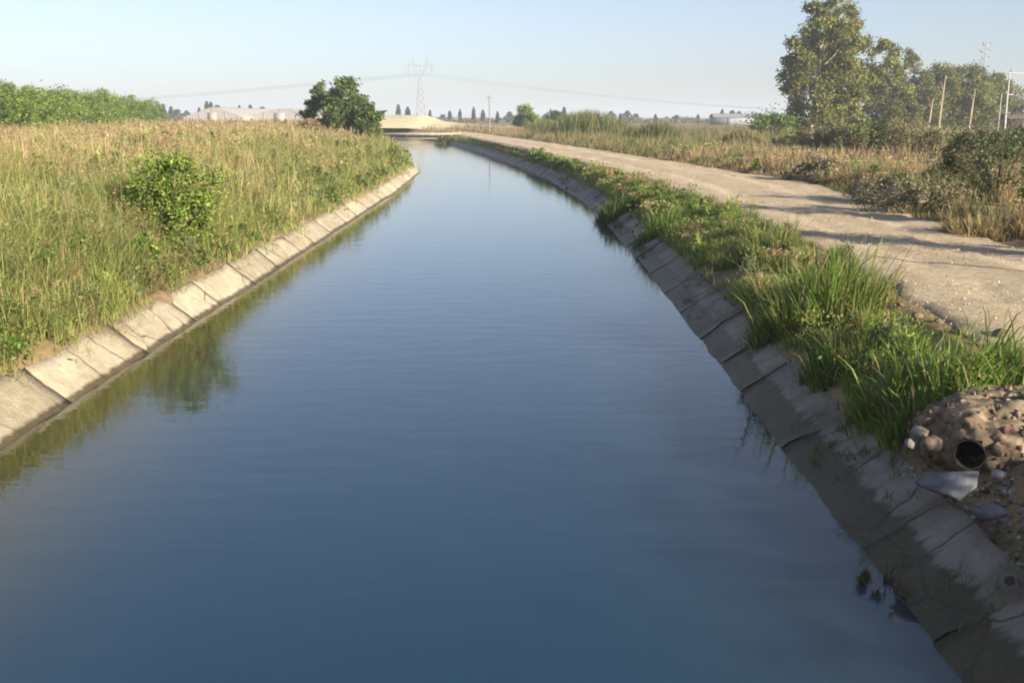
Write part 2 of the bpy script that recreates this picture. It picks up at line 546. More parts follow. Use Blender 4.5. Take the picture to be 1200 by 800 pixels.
# concrete lining: cast slabs with open joints, settled a little out of line
def lining(side, m, label):
    b = MB()
    L = 1.9
    TI = []
    y0 = -9.0 + (.35 if side < 0 else 0)
    k = 0
    while y0 < 124:
        edge = xl if side < 0 else xr
        L = rng.uniform(1.2, 2.5)
        gap = rng.choice([.004, .006, .012, .035])
        ny, nt = (12, 9) if y0 < 45 else (5, 5)
        yy = np.linspace(y0 + gap / 2, y0 + L - gap / 2, ny)
        yy[0] += 0; tt = np.linspace(0, 1, nt)
        prof_d = np.interp(tt, [0, .45, 1], [-.75, 0, .45 if side < 0 else .56])
        prof_z = np.interp(tt, [0, .45, 1], [-.60, 0, .37 if side < 0 else .36])
        settle, tip, sl = rng.normal(0, .004), rng.normal(0, .003), rng.normal(0, .006)
        top = np.zeros((ny, nt, 3))
        for i, y in enumerate(yy):
            ragged = 1 + (noise2(y, side * 9.0, .35, 31) - .55) * .22
            dd = np.where(prof_d > 0, prof_d * ragged, prof_d); zz = np.where(prof_z > 0, prof_z * ragged, prof_z)
            f = (i / (ny - 1) - .5)
            out = .022 + settle + tip * f * 2 + (noise2(dd * 3, np.full(nt, y), .5, 37) - .5) * .06
            x = float(edge(y)) + side * (dd - out * .75)
            top[i] = np.stack([x, np.full(nt, y), zz + out * .65 + sl * f], -1)
        yj = (noise2(tt * 3 + y0, np.full(nt, side), .5, 33) - .5) * .13           # joints wander
        top[:, :, 1] += yj[None, :] * np.linspace(1, 0, ny)[:, None]
        under = top.copy(); under[:, :, 0] += side * .075; under[:, :, 2] -= .07
        n = ny * nt
        i = np.arange(ny - 1)[:, None] * nt + np.arange(nt - 1)[None, :]
        q = np.stack([i, i + 1, i + nt + 1, i + nt], -1).reshape(-1, 4)
        if side < 0: q = q[:, ::-1]
        F = [q, q[:, ::-1] + n]
        ring = [j for j in range(nt)] + [r * nt + nt - 1 for r in range(1, ny)] + [(ny - 1) * nt + j for j in range(nt - 2, -1, -1)] + [r * nt for r in range(ny - 2, 0, -1)]
        s = np.array([[ring[j], ring[(j + 1) % len(ring)], ring[(j + 1) % len(ring)] + n, ring[j] + n] for j in range(len(ring))])
        F.append(s)
        g = rng.uniform(.78, 1.08)
        em = np.minimum(np.arange(ny), np.arange(ny)[::-1])[:, None] * np.ones((1, nt)) * (L / ny)
        soil = np.clip(1.15 - em / .22 + (noise2(top[:, :, 1] * 2, top[:, :, 2] * 3, .3, 35) - .5) * 2.2, 0, 1)[..., None] * (.36 if y0 < 45 else .15)
        tc_ = g * (1 - soil) + soil * np.array([.42, .33, .22])
        b.add(np.concatenate([top.reshape(-1, 3), under.reshape(-1, 3)]), np.concatenate(F), np.concatenate([tc_.reshape(-1, 3)] * 2))
        y0 += L; k += 1
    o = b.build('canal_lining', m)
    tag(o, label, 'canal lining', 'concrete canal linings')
    return o


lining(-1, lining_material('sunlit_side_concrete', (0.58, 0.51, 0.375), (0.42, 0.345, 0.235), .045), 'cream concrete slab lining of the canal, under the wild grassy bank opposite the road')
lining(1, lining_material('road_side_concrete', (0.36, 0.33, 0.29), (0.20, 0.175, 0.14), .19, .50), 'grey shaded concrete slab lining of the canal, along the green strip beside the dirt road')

# dry pale rise beyond the far end of the canal
hx = np.linspace(-62, 6, 90); hy = np.linspace(168, 235, 26)
rows = []
for y in hy:
    prof = np.interp(hx, [-62, -50, -34, -29, -17.5, -14.5, -8, 2, 6], [-.4, .4, 2.1, 2.5, 2.4, 1.3, .5, .05, -.5])
    cr = np.clip(1 - ((y - 200) / 34) ** 2, 0, 1) ** .7
    z = .9 + prof * cr + (noise2(hx, np.full_like(hx, y), 4, 41) - .5) * .4 - .4 * (1 - cr)
    rows.append(np.stack([hx, np.full_like(hx, y), z], -1))
m, nt, b_ = mat('dry_stubble')
g_ = N(nt, 'ShaderNodeNewGeometry')
r_ = ramp(nt, noise_node(nt, g_.outputs['Position'], .5, 7, .7).outputs[0], [(.3, (.50, .43, .26)), (.7, (.66, .58, .37))])
nt.links.new(r_.outputs[0], b_.inputs['Base Color']); b_.inputs['Roughness'].default_value = .95
grid('dry_hill', np.array(rows), m)


# ------------------------------------------------------------------ plants
def blades(b, P, H, W, lean, col, seg=3, az=None, tip=None, droop=.25, tw=None):
    n = len(P)
    if n == 0: return
    P = np.asarray(P, np.float32)
    H = np.broadcast_to(H, n); W = np.broadcast_to(W, n); lean = np.broadcast_to(lean, n)
    if az is None: az = rng.uniform(0, 2 * np.pi, n)
    dx, dy = np.cos(az), np.sin(az)
    ta = az + np.pi / 2 + rng.normal(0, .7, n)
    sx, sy = np.cos(ta), np.sin(ta)
    ts = [0, .35, .7, 1] if seg == 3 else [0, .55, 1]
    V = []; C = []
    col = np.asarray(col, np.float32)
    tipc = col if tip is None else tip
    for t in ts:
        o = lean * H * t ** 1.7
        cx, cy = P[:, 0] + dx * o, P[:, 1] + dy * o
        cz = P[:, 2] + H * (t - droop * lean * t ** 3)
        cc = col * (1 - t) + tipc * t
        if t < 1:
            w = W * (1 - .55 * t) / 2
            V += [np.stack([cx - sx * w, cy - sy * w, cz], -1), np.stack([cx + sx * w, cy + sy * w, cz], -1)]
            C += [cc, cc]
        else:
            V.append(np.stack([cx, cy, cz], -1)); C.append(cc)
    k = len(V)
    V = np.stack(V, 1).reshape(-1, 3); C = np.stack(C, 1).reshape(-1, 3)
    base = (np.arange(n) * k)[:, None]
    for j in range(seg - 1):
        b_quads = base + np.array([[2 * j, 2 * j + 1, 2 * j + 3, 2 * j + 2]])
        if j == 0: b.add(V, b_quads, C)
        else:
            b.idx.append((b_quads + b.n - len(V)).ravel()); b.cnt.append(np.full(n, 4, np.int32))
    tri = base + np.array([[k - 3, k - 2, k - 1]])
    b.idx.append((tri + b.n - len(V)).ravel()); b.cnt.append(np.full(n, 3, np.int32))


def leaves(b, P, size, col, elong=1.6, up=.3):
    """leaf-sized diamonds in random directions"""
    n = len(P)
    if n == 0: return
    P = np.asarray(P, np.float32)
    a = rng.normal(size=(n, 3)); a[:, 2] += up; a /= np.linalg.norm(a, axis=1, keepdims=True)
    r = rng.normal(size=(n, 3))
    u = np.cross(a, r); u /= np.linalg.norm(u, axis=1, keepdims=True) + 1e-9
    s = (np.broadcast_to(size, n) * rng.uniform(.6, 1.3, n))[:, None] / 2
    V = np.stack([P - a * s * elong, P + u * s * .7, P + a * s * elong, P - u * s * .7], 1).reshape(-1, 3)
    C = np.repeat(np.broadcast_to(np.asarray(col, np.float32), (n, 3)), 4, 0)
    b.add(V, np.arange(n * 4).reshape(-1, 4), C)


def pick(n, palette, jitter=.15, w=None):
    pal = np.asarray(palette, float)
    i = rng.choice(len(pal), n, p=w)
    return np.clip(pal[i] * (1 + rng.normal(0, jitter, (n, 1))) * (1 + rng.normal(0, .05, (n, 3))), .005, .9)


GREEN = [(.075, .13, .022), (.10, .155, .03), (.13, .175, .04), (.06, .11, .025)]
FRESH = [(.12, .23, .025), (.15, .26, .035), (.19, .29, .05), (.09, .18, .022)]
STRAW = [(.36, .285, .135), (.42, .335, .17), (.30, .235, .11), (.35, .26, .14)]
BROWNW = [(.20, .14, .08), (.16, .11, .06), (.26, .18, .10)]
ROSY = [(.34, .235, .14), (.39, .28, .165), (.29, .20, .12)]
LIME = [(.19, .23, .055), (.23, .26, .07), (.26, .27, .09)]
OLIVE = [(.17, .18, .06), (.21, .20, .075), (.24, .22, .09)]


def mix_cols(n, g, green, dry, jit=.15):
    """each plant green or dry with probability g"""
    gm = rng.random(n) < g
    c1 = pick(n, green, jit); c2 = pick(n, dry, jit)
    return np.where(gm[:, None], c1, c2)


def scatter(n, x0, x1, y0, y1, dens=None):
    """more per square metre near the camera"""
    y = y0 * (y1 / y0) ** rng.random(n)
    t = rng.random(n)
    return t, y


# --- the wild bank on the left
def mounds(b, n, side):
    """mixed weeds standing above the fine grass: leafy, tufted and dry feathery ones"""
    y = 7.5 * (62 / 7.5) ** rng.random(n)
    if side == 'left':
        d = .6 + np.interp(y, [7, 20, 60], [5, 9, 16]) * rng.random(n) ** 1.1
        x = xl(y) - d
    elif side == 'field':
        y = 13 * (60 / 13) ** rng.random(n)
        d = 1.0 + 9 * rng.random(n)
        x = rr(y) - .8 + d
    else:
        d = .75 + (rl(y) - xr(y) - .75) * rng.random(n) * np.where(y < 14, .68, 1)
        x = xr(y) + d
    z = gz(x, y)
    for i in range(n):
        far = max(1, y[i] / 15)
        if side == 'left':
            kind = rng.choice(3, p=[.50, .28, .22] if d[i] < 4 else [.2, .25, .55])
            r = rng.uniform(.14, .40) * (1 if d[i] > 1.2 else .6); hgt = rng.uniform(.35, .8) * (1 if d[i] > 1.2 else .5)
        elif side == 'field':
            kind = rng.choice(3, p=[.2, .3, .5]); r = rng.uniform(.15, .4); hgt = rng.uniform(.2, .6)
        else:
            kind = rng.choice(3, p=[.06, .86, .08])
            r = rng.uniform(.10, .24); hgt = rng.uniform(.16, .40)
        o = np.array([x[i], y[i], z[i]])
        lum = rng.uniform(.8, 1.6) if side == 'left' else 1.2
        if kind == 0:
            m_ = int(260 / far ** .7)
            th = rng.uniform(0, 2 * np.pi, m_); q = np.sqrt(rng.random(m_)); t = rng.random(m_) ** .8
            P = o + np.stack([np.cos(th) * q * r * (1.1 - t * .6), np.sin(th) * q * r * (1.1 - t * .6), .05 + t * hgt], -1)
            pal = np.clip(np.array([GREEN, LIME, [(.13, .15, .07), (.16, .18, .09)], BUSHC][rng.integers(4)]) * lum, 0, .75)
            leaves(b, P, rng.uniform(.022, .045) * far ** .8, pick(m_, pal, .25), 1.7, .3)
        else:
            m_ = int(170 / far ** .6)
            th = rng.uniform(0, 2 * np.pi, m_); q = np.sqrt(rng.random(m_)) * r * .6
            P = o + np.stack([np.cos(th) * q, np.sin(th) * q, np.full(m_, -.03)], -1)
            pal = [LIME + GREEN, FRESH + LIME, LIME + OLIVE][rng.integers(3)] if kind == 1 else [STRAW, ROSY + STRAW, BROWNW + ROSY][rng.integers(3)]
            pal = np.clip(np.array(pal) * lum, 0, .75)
            blades(b, P, hgt * rng.uniform(.5, 1.2, m_), rng.uniform(.006, .012, m_) * far, rng.uniform(.1, .7, m_), pick(m_, pal, .2), az=th + rng.normal(0, .5, m_), seg=3, droop=.6)
            if kind == 2 or rng.random() < .3:
                k2 = m_ // 2
                P = o + np.stack([rng.normal(0, r * .7, k2), rng.normal(0, r * .7, k2), hgt * rng.uniform(.7, 1.15, k2)], -1)
                leaves(b, P, .022 * far, pick(k2, pal, .2) * 1.05, 2.0, 1.0)


BUSHC = [(.10, .17, .03), (.14, .19, .035)]


def left_bank():
    b = MB()
    # fine blades; distance grows towards the bend
    for (n, y0, y1, wmul, hmul) in ((95000, 7, 22, 1.0, 1.0), (80000, 18, 62, 2.1, 1.0), (34000, 50, 120, 4.2, 1.0)):
        y = y0 * (y1 / y0) ** rng.random(n)
        dmax = np.interp(y, [7, 20, 60, 120], [7, 13, 24, 40])
        d = .24 + (dmax - .24) * rng.random(n) ** 1.35
        x = xl(y) - d
        keep = noise2(x, y, .9, 51) + .25 * rng.random(n) > .40
        keep &= rng.random(n) < np.clip(.25 + (d - .3) * 1.1 + 1.6 * (noise2(x, y, .8, 57) - .52), 0, 1)
        x, y, d = x[keep], y[keep], d[keep]
        n = len(x)
        z = gz(x, y) - .03
        patch = noise2(x, y, 3.2, 61)
        g = np.clip(1.2 - d * .14 + (patch - .5) * 2.4 - np.clip((d - 4) * .05, 0, .3), .10, .97)
        c = mix_cols(n, g, GREEN + OLIVE + LIME + LIME, STRAW + STRAW + LIME + ROSY)
        c = np.clip(c * 1.55 * rng.uniform(.7, 1.2, n)[:, None] * (.75 + .5 * noise2(x, y, 1.1, 63))[:, None], 0, .75)
        tip = np.where((rng.random(n) < .4)[:, None], c * .6 + np.array([.40, .31, .15]) * .4, c)
        hh = np.interp(d, [.3, .8, 2, 5, 9], [.18, .62, 1.0, .96, .90]) * rng.uniform(.45, 1.2, n) * (.35 + 1.3 * noise2(x, y, 1.6, 71)) * hmul
        wd = rng.uniform(.006, .013, n) * wmul
        blades(b, np.stack([x, y, z], -1), hh, wd, rng.uniform(.05, 1.0, n), c, seg=3 if wmul < 1.5 else 2, tip=tip, droop=.4)
    # taller dry stems with feathery heads
    n = 6500
    y = 9 * (110 / 9) ** rng.random(n)
    d = 1.2 + np.interp(y, [9, 60, 110], [8, 20, 36]) * rng.random(n)
    x = xl(y) - d
    k = noise2(x, y, 2.4, 81) > .43
    x, y, d = x[k], y[k], d[k]; n = len(x)
    z = gz(x, y) - .03
    h = rng.uniform(.55, 1.15, n); az = rng.uniform(0, 2 * np.pi, n); ln = rng.uniform(.03, .25, n)
    c = pick(n, STRAW + STRAW + ROSY + OLIVE, .15)
    w = .005 * np.maximum(1, y / 12)
    blades(b, np.stack([x, y, z], -1), h, w, ln, c, az=az, seg=2)
    for q in range(5):
        t = rng.uniform(.78, 1.02, n)
        o = ln * h * t ** 1.7
        P = np.stack([x + np.cos(az) * o, y + np.sin(az) * o, z + h * t], -1) + rng.normal(0, .02, (n, 3))
        leaves(b, P, .026 * np.maximum(1, y / 18), c * 1.05, 2.0, 1.5)
    # leafy weeds low on the slope
    n = 2600
    y = 8 * (70 / 8) ** rng.random(n)
    d = .5 + 6.5 * rng.random(n) ** 1.2
    x = xl(y) - d
    k = noise2(x, y, 1.8, 91) > .47
    x, y = x[k], y[k]; n = len(x)
    z = gz(x, y)
    for q in range(16):
        P = np.stack([x, y, z + .1], -1) + rng.normal(0, 1, (n, 3)) * np.array([.13, .13, .13]) + np.array([0, 0, .16])
        leaves(b, P, .05 * np.maximum(1, y / 20), pick(n, GREEN + OLIVE, .2), 1.5)
    mounds(b, 1250, 'left')
    o = b.build('bank_grass', M_GRASS)
    tag(o, 'wild dry and green grass covering the bank across the canal from the road', 'grass', kind='stuff')


left_bank()


# --- the green strip between lining and road
def right_strip():
    b = MB()
    for (n, y0, y1, wmul) in ((60000, 4, 20, 1.0), (46000, 17, 60, 2.2), (16000, 50, 124, 4.5)):
        y = y0 * (y1 / y0) ** rng.random(n)
        w = rl(y) - xr(y)
        e = .55 + (w + .35 - .55) * rng.random(n)
        x = xr(y) + e
        f = (e - .55) / (w - .5)
        dens = noise2(x, y, .7, 101) + .3 * rng.random(n)
        thin = np.interp(y, [4, 6.2, 7.4, 9, 13, 20, 60], [.62, .95, .66, .62, .55, .50, .42])
        keep = dens > thin + np.clip((f - .72) * 1.6, 0, .5)
        keep &= ~((y < 14) & (f > .62 + .3 * noise2(x, y, .6, 108)) & (rng.random(n) < .8))
        keep &= ~((y < 7.0) & (y > 5.4) & (e < 2.2))
        x, y, e, f, w = x[keep], y[keep], e[keep], f[keep], w[keep]; n = len(x)
        z = gz(x, y) - .03
        g = np.clip(.78 - (f - .5) * .9 + (noise2(x, y, 1.4, 111) - .5) * 1.6, .12, .95)
        c = mix_cols(n, g, FRESH + GREEN + LIME + OLIVE, STRAW + OLIVE + LIME + LIME, .24)
        hh = np.interp(f, [0, .25, .6, 1, 1.2], [.24, .38, .34, .13, .07]) * rng.uniform(.4, 1.25, n) * (.55 + .9 * noise2(x, y, 1.2, 121))
        c = np.clip(c * 1.5, 0, .75)
        hh *= np.interp(y, [4, 9, 14, 40, 120], [.50, .60, .66, .66, .85])
        az = np.where(rng.random(n) < .5, rng.normal(np.pi, .8, n), rng.uniform(0, 2 * np.pi, n))
        blades(b, np.stack([x, y, z], -1), hh, rng.uniform(.006, .014, n) * wmul, rng.uniform(.1, .8, n), c, az=az, seg=3 if wmul < 1.5 else 2)
    mounds(b, 330, 'right')
    jy = 5 * (60 / 5) ** rng.random(260); je = rng.uniform(.02, .5, 260)        # tufts rooted in the joints and cracks of the slabs
    ky = np.repeat(jy, 14) + rng.normal(0, .03, 260 * 14); ke = np.repeat(je, 14) + rng.normal(0, .025, 260 * 14)
    keep = noise2(ky, ke, 2.5, 118) > .5
    ky, ke = ky[keep], ke[keep]
    kx = xr(ky) + ke
    blades(b, np.stack([kx, ky, gz(kx, ky) + .02], -1), rng.uniform(.05, .16, len(kx)), rng.uniform(.005, .01, len(kx)) * np.maximum(1, ky / 14), rng.uniform(.2, .9, len(kx)), pick(len(kx), GREEN + OLIVE, .3))
    n = 260                                                   # broad-leaved weeds among the grass
    y = 7.4 * (70 / 7.4) ** rng.random(n)
    x = xr(y) + .6 + (rl(y) - xr(y) - .8) * rng.random(n) * np.where(y < 14, .6, 1)
    k = noise2(x, y, 1.3, 131) > .5
    x, y = x[k], y[k]; n = len(x)
    z = gz(x, y)
    for q in range(18):
        P = np.stack([x, y, z + .16], -1) + rng.normal(0, .12, (n, 3))
        leaves(b, P, .05 * np.maximum(1, y / 18), pick(n, GREEN, .25), 1.5)
    o = b.build('verge_grass', M_GRASS)
    tag(o, 'green grass and weeds on the strip between the canal and the dirt road', 'grass', kind='stuff')


right_strip()


# --- dry weeds and fallow plot right of the road
def right_field():
    b = MB()
    for (n, y0, y1, wmul) in ((42000, 12, 45, 2.0), (60000, 34, 135, 4.2)):
        y = y0 * (y1 / y0) ** rng.random(n)
        span = np.interp(y, [12, 30, 60, 135], [9, 20, 40, 60])
        g_ = -.1 + span * rng.random(n) ** 1.7
        x = rr(y) + g_
        keep = noise2(x, y, 1.6, 141) + .3 * rng.random(n) > np.interp(g_, [0, .5, 3, 6, 60], [.62, .50, .52, .58, .52])
        brown = (x > 11.5) & (y > 36) & (y < 50)                # the bare brown plot
        keep &= ~(brown & (rng.random(n) < .9))
        keep &= ~((np.abs(y - 47.5 - (x - 16) * .12) < 1.3) & (x > 12))
        x, y, g_ = x[keep], y[keep], g_[keep]; n = len(x)
        z = gz(x, y) - .03
        g = np.clip(.30 + (noise2(x, y, 5, 151) - .5) * 2.2, .03, .9)
        c = mix_cols(n, g, OLIVE + GREEN, STRAW + ROSY)
        hh = np.interp(y, [30, 60, 90], [1, 1.25, 1.6]) * np.interp(g_, [0, .6, 2, 5, 40], [.16, .34, .55, .62, .85]) * rng.uniform(.4, 1.2, n) * (.5 + noise2(x, y, 2.2, 161))
        blades(b, np.stack([x, y, z], -1), hh, rng.uniform(.006, .013, n) * wmul, rng.uniform(.1, .6, n), c, seg=2)
    mounds(b, 330, 'field')
    n = 9000                                                  # dry weeds behind the footbridge
    y = rng.uniform(127, 168, n); x = rng.uniform(-46, 2, n)
    k = (x > rr(y)) | (x < xl(y)) | ((x > xr(y)) & (x < rl(y) + 2))
    k &= noise2(x, y, 5, 171) > .38
    x, y = x[k], y[k]; n = len(x)
    blades(b, np.stack([x, y, gz(x, y) - .05], -1), rng.uniform(.3, 1.2, n) * (.4 + noise2(x, y, 6, 172)), .07, rng.uniform(.1, .5, n), mix_cols(n, .15, OLIVE, BROWNW + STRAW), seg=2)
    o = b.build('roadside_grass', M_GRASS)
    tag(o, 'dry tan grass and weeds on the far side of the dirt road', 'grass', kind='stuff')


right_field()


# --- shrubs, clumps and trees
def shrub_bm(w, h, nleaf, size, pal, clumps=22, jit=.18, seed=0, wood=(.16, .12, .08), flat=.9):
    """(crown MB, stems MB) around the origin: leaf clumps carried on stems that fork from the base"""
    r = np.random.default_rng(seed)
    st, cr = MB(), MB()
    ctr = []
    for i in range(clumps):
        a = r.uniform(0, 2 * np.pi); q = r.random() ** .6 * r.choice([1, 1, 1.25])
        zz = h * r.uniform(.18, .93)
        rad = w / 2 * q * math.sqrt(max(.05, 1 - ((zz / h - .42) / .62) ** 2))
        c = np.array([math.cos(a) * rad, math.sin(a) * rad * flat, zz])
        ctr.append(c)
        st.tube([(c[0] * .08, c[1] * .08, -.1), (c[0] * .45, c[1] * .45, zz * .55), c], [.022 * h, .013 * h, .004 * h], 5, wood)
    ctr = np.array(ctr)
    per = max(1, nleaf // clumps)
    for c in ctr:
        k = r.choice([.05, .09, .14, .20, .26]) * r.uniform(.8, 1.2) * min(w, h * 1.3)
        P = c + r.normal(0, 1, (per, 3)) * np.array([k * .62, k * .62, k * .5])
        P[:, 2] = np.maximum(P[:, 2], .03)
        tone = 1 + r.normal(0, .14)
        leaves(cr, P, size, pick(per, pal, jit) * tone, 1.5)
    return cr, st


def shrub(name, label, cat, x, y, w, h, nleaf, size, pal, group=None, seed=0, clumps=22, zoff=0.0, flat=.9):
    z = float(gz(x, y)) + zoff
    t = empty(name, (x, y, z))
    tag(t, label, cat, group)
    cr, st = shrub_bm(w, h, nleaf, size, pal, clumps, seed=seed, flat=flat)
    st.build('stems', M_BARK, t)
    cr.build('foliage', M_LEAF, t)
    return t


BUSH = [(.10, .17, .025), (.13, .20, .03), (.08, .14, .025), (.17, .21, .045)]
DARK = [(.06, .085, .03), (.08, .105, .035), (.11, .13, .05)]
GREY = [(.22, .205, .12), (.26, .235, .145), (.17, .165, .095), (.29, .245, .15)]
BROWN = [(.15, .12, .06), (.12, .13, .05), (.19, .15, .08), (.10, .11, .05)]

shrub('bush', 'leafy green bush on the grassy bank above the cream canal lining', 'bush', -6.05, 17.7, 1.35, 1.72, 9000, .055, [(.13, .20, .025), (.17, .24, .035), (.08, .13, .02), (.22, .27, .055)], seed=8, clumps=44)
shrub('bush', 'small low green bush low on the slope just left of the big leafy bush', 'bush', -5.95, 15.6, .75, .55, 1500, .05, BUSH, seed=5, clumps=12)

# grass clumps standing out of the green strip
def clump(label, x, y, w, h, n, pal, width=.012, cat='grass clump', group='tall grass clumps beside the canal', dry=.12, base=None):
    z = float(gz(x, y)) if base is None else base
    b = MB()
    a = rng.uniform(0, 2 * np.pi, n); q = np.sqrt(rng.random(n)) * w / 2
    q = q * (1 + .35 * np.sin(a * 3 + x * 7) * rng.random(n))
    tuft = rng.integers(0, max(7, n // 70), n)                    # blades rise in several tufts, each with its own lean
    nt_ = tuft.max() + 1
    ta, tq, th = rng.uniform(0, 2 * np.pi, nt_), np.sqrt(rng.random(nt_)) * w / 2, rng.uniform(.6, 1.1, nt_)
    px = np.cos(ta[tuft]) * tq[tuft] + rng.normal(0, .05, n) * w; py = np.sin(ta[tuft]) * tq[tuft] + rng.normal(0, .05, n) * w
    q = np.hypot(px, py); a = np.arctan2(py, px)
    P = np.stack([px, py, gz(px + x, py + y) - z - .03 if base is None else np.full(n, -.03)], -1)
    H = h * rng.uniform(.35, 1.0, n) * th[tuft] * (1 - .3 * np.clip(q / (w / 2), 0, 1) ** 2)
    tall = rng.random(n) < .04
    H = np.where(tall, h * rng.uniform(1.0, 1.3, n), H)
    az = a + rng.normal(0, 1.0, n)
    c = pick(n, pal, .26)
    c = np.where((rng.random(n) < dry)[:, None], pick(n, STRAW + OLIVE, .15), c)
    blades(b, P, H, rng.uniform(.6, 1.5, n) * width, rng.uniform(.03, .4, n) + .35 * np.clip(q / (w / 2), 0, 1) ** 1.5 * rng.uniform(.3, 1.3, n), c, az=az, tip=c * 1.15, droop=.6)
    o = b.build('grass_clump', M_GRASS, loc=(x, y, z))
    tag(o, label, cat, group)
    return o


G2 = 'tall grass clumps beside the canal'
clump('bright green upright grass clump standing just above the pipe outlet', 3.66, 7.98, 1.3, .62, 4200, FRESH + FRESH + LIME, .015)
clump('tall arching green grass clump, highest on the strip between canal and road', 3.75, 11.7, 1.5, .98, 2600, FRESH + GREEN + LIME + LIME, .017)
clump('low spreading green grass clump between the highest clump and the pipe', 3.5, 9.8, 1.1, .45, 2000, GREEN + FRESH, .015)
clump('grass clump overhanging the grey lining where the strip narrows, mid canal', 3.45, 22.5, 1.2, .6, 2400, GREEN + FRESH, .02)
clump('dark grass clump drooping over the lining into the water past mid canal', 3.0, 28.5, 1.1, .7, 2400, GREEN, .024, dry=.05)
clump('straw and green grass clump with thin raised stems on the road edge', 4.35, 16.5, 1.0, .7, 1500, FRESH + OLIVE, .014, dry=.3)
clump('small dark grass tuft growing in the water against the grey lining', 2.40, 5.9, .34, .15, 520, [(.05, .055, .025), (.08, .08, .035), (.11, .10, .05)], .009, 'grass tuft', None, dry=.2, base=0.0)
for i, (u, v, w, h, lab) in enumerate([
        (1150, 270, 1.3, .55, 'dry tan grass tuft on the right road edge below the dark shrub'),
        (1190, 272, 1.2, .6, 'dry tan grass tuft at the right end of the road edge'),
        (998, 214, 1.6, .5, 'pale bleached grass tuft on the road bend beside the grey green shrub')]):
    p = at(u, v, z=1.0)
    clump(lab, p[0], p[1], w, h, 2200, STRAW, .014, 'grass tuft', 'dry grass tufts beside the road', dry=.5)

# shrubs right of the road (measured on the photograph at ground height)
SH = [  # u, v of base, width m, height m, palette, label
    (1078, 250, 2.3, .8, GREY, 'grey green shrub leaning over the right road edge, between the two road shadows'),
    (1045, 236, 1.9, .55, GREY, 'smaller grey green shrub on the road edge behind the leaning one'),
    (1185, 246, 2.4, 1.6, DARK, 'large dark green shrub right of the road at the picture edge'),
    (1135, 222, 2.2, 1.2, BROWN, 'brownish green shrub behind the grey shrubs by the road'),
    (960, 211, 1.7, .7, GREY, 'low grey green shrub by the outer bend of the road'),
    (1150, 197, 3.2, 1.5, BROWN, 'olive shrub in front of the pole at the right'),
    (1190, 192, 3.0, 1.6, DARK, 'dark shrub below the reddish shed at the right'),
]
for i, (u, v, w, h, pal, lab) in enumerate(SH):
    p = at(u, v, z=1.0)
    shrub('shrub', lab, 'shrub', p[0], p[1] + w * .3, w, h, 5200, .05 * max(1, p[1] / 22), pal, 'shrubs beside the dirt road', seed=20 + i, clumps=26)
HED = [(925, 178, 2.6, 1.0, BROWN), (958, 180, 3.0, 1.25, BROWN), (990, 181, 3.2, 1.5, BROWN), (1020, 182, 3.4, 1.7, BUSH + BROWN), (1052, 182, 3.2, 1.55, BROWN),
       (1082, 181, 2.8, 1.3, BROWN), (1110, 180, 2.8, 1.25, OLIVE)]
ORD = ['first', 'second', 'third', 'fourth', 'fifth', 'sixth', 'seventh', 'eighth', 'ninth', 'tenth', 'eleventh', 'twelfth', 'thirteenth', 'fourteenth',
       'fifteenth', 'sixteenth', 'seventeenth', 'eighteenth', 'nineteenth', 'twentieth']
for i, (u, v, w, h, pal) in enumerate(HED):
    p = at(u, v, z=.95)
    shrub('shrub', f'brown green shrub in the row before the tall trees, {ORD[i]} from the left', 'shrub', p[0], p[1] + 1, w, h, 4200, .11, pal, 'shrub row before the tall trees', seed=40 + i, clumps=24)
shrub('bush', 'round green bush left of the big eucalyptus foot', 'bush', X(905, 92), 92, 4.2, 2.2, 4500, .17, BUSH, seed=61)
shrub('bush', 'flat dark bush left of the round green bush by the eucalyptus', 'bush', X(887, 95), 95, 2.2, 1.2, 2000, .17, DARK, seed=62)


# reeds standing above the dry grass right of the road's far end
def reeds(label, u, y, w, h, n=1500, pal=None):
    x = X(u, y)
    b = MB()
    pal = pal or [(.13, .17, .045), (.17, .19, .06), (.10, .14, .035)]
    px = rng.normal(0, w / 3.6, n); py = rng.normal(0, w / 3.6, n)
    H = h * rng.uniform(.5, 1.05, n) * np.exp(-(px / w) ** 2 * 1.2)
    blades(b, np.stack([px, py, np.full(n, -.1)], -1), H, rng.uniform(.05, .09, n), rng.uniform(.05, .35, n), pick(n, pal, .18), tip=pick(n, pal + [(.33, .27, .13)], .1))
    o = b.build('reed_clump', M_GRASS, loc=(x, y, float(gz(x, y))))
    tag(o, label, 'reeds', 'reed clumps beyond the road')


reeds('largest green reed clump beyond the road, wide and rounded', 688, 96, 5.6, 3.0, 3200)
reeds('green reed clump just right of the largest one', 722, 104, 3.6, 2.2, 1300)
reeds('narrow reed clump beyond the road, halfway to the eucalyptus', 772, 80, 3.4, 2.0, 1400)
reeds('yellowish reed clump nearest the eucalyptus', 872, 70, 2.6, 1.5, 2200, [(.20, .19, .07), (.25, .22, .09)])
reeds('reed clump at the far end of the road, second from the thin pole', 640, 110, 3.8, 2.1, 1200)
reeds('small yellowish reed clump between the largest clump and the narrow one', 745, 88, 2.4, 1.6, 2000, [(.20, .19, .07), (.17, .19, .06)])


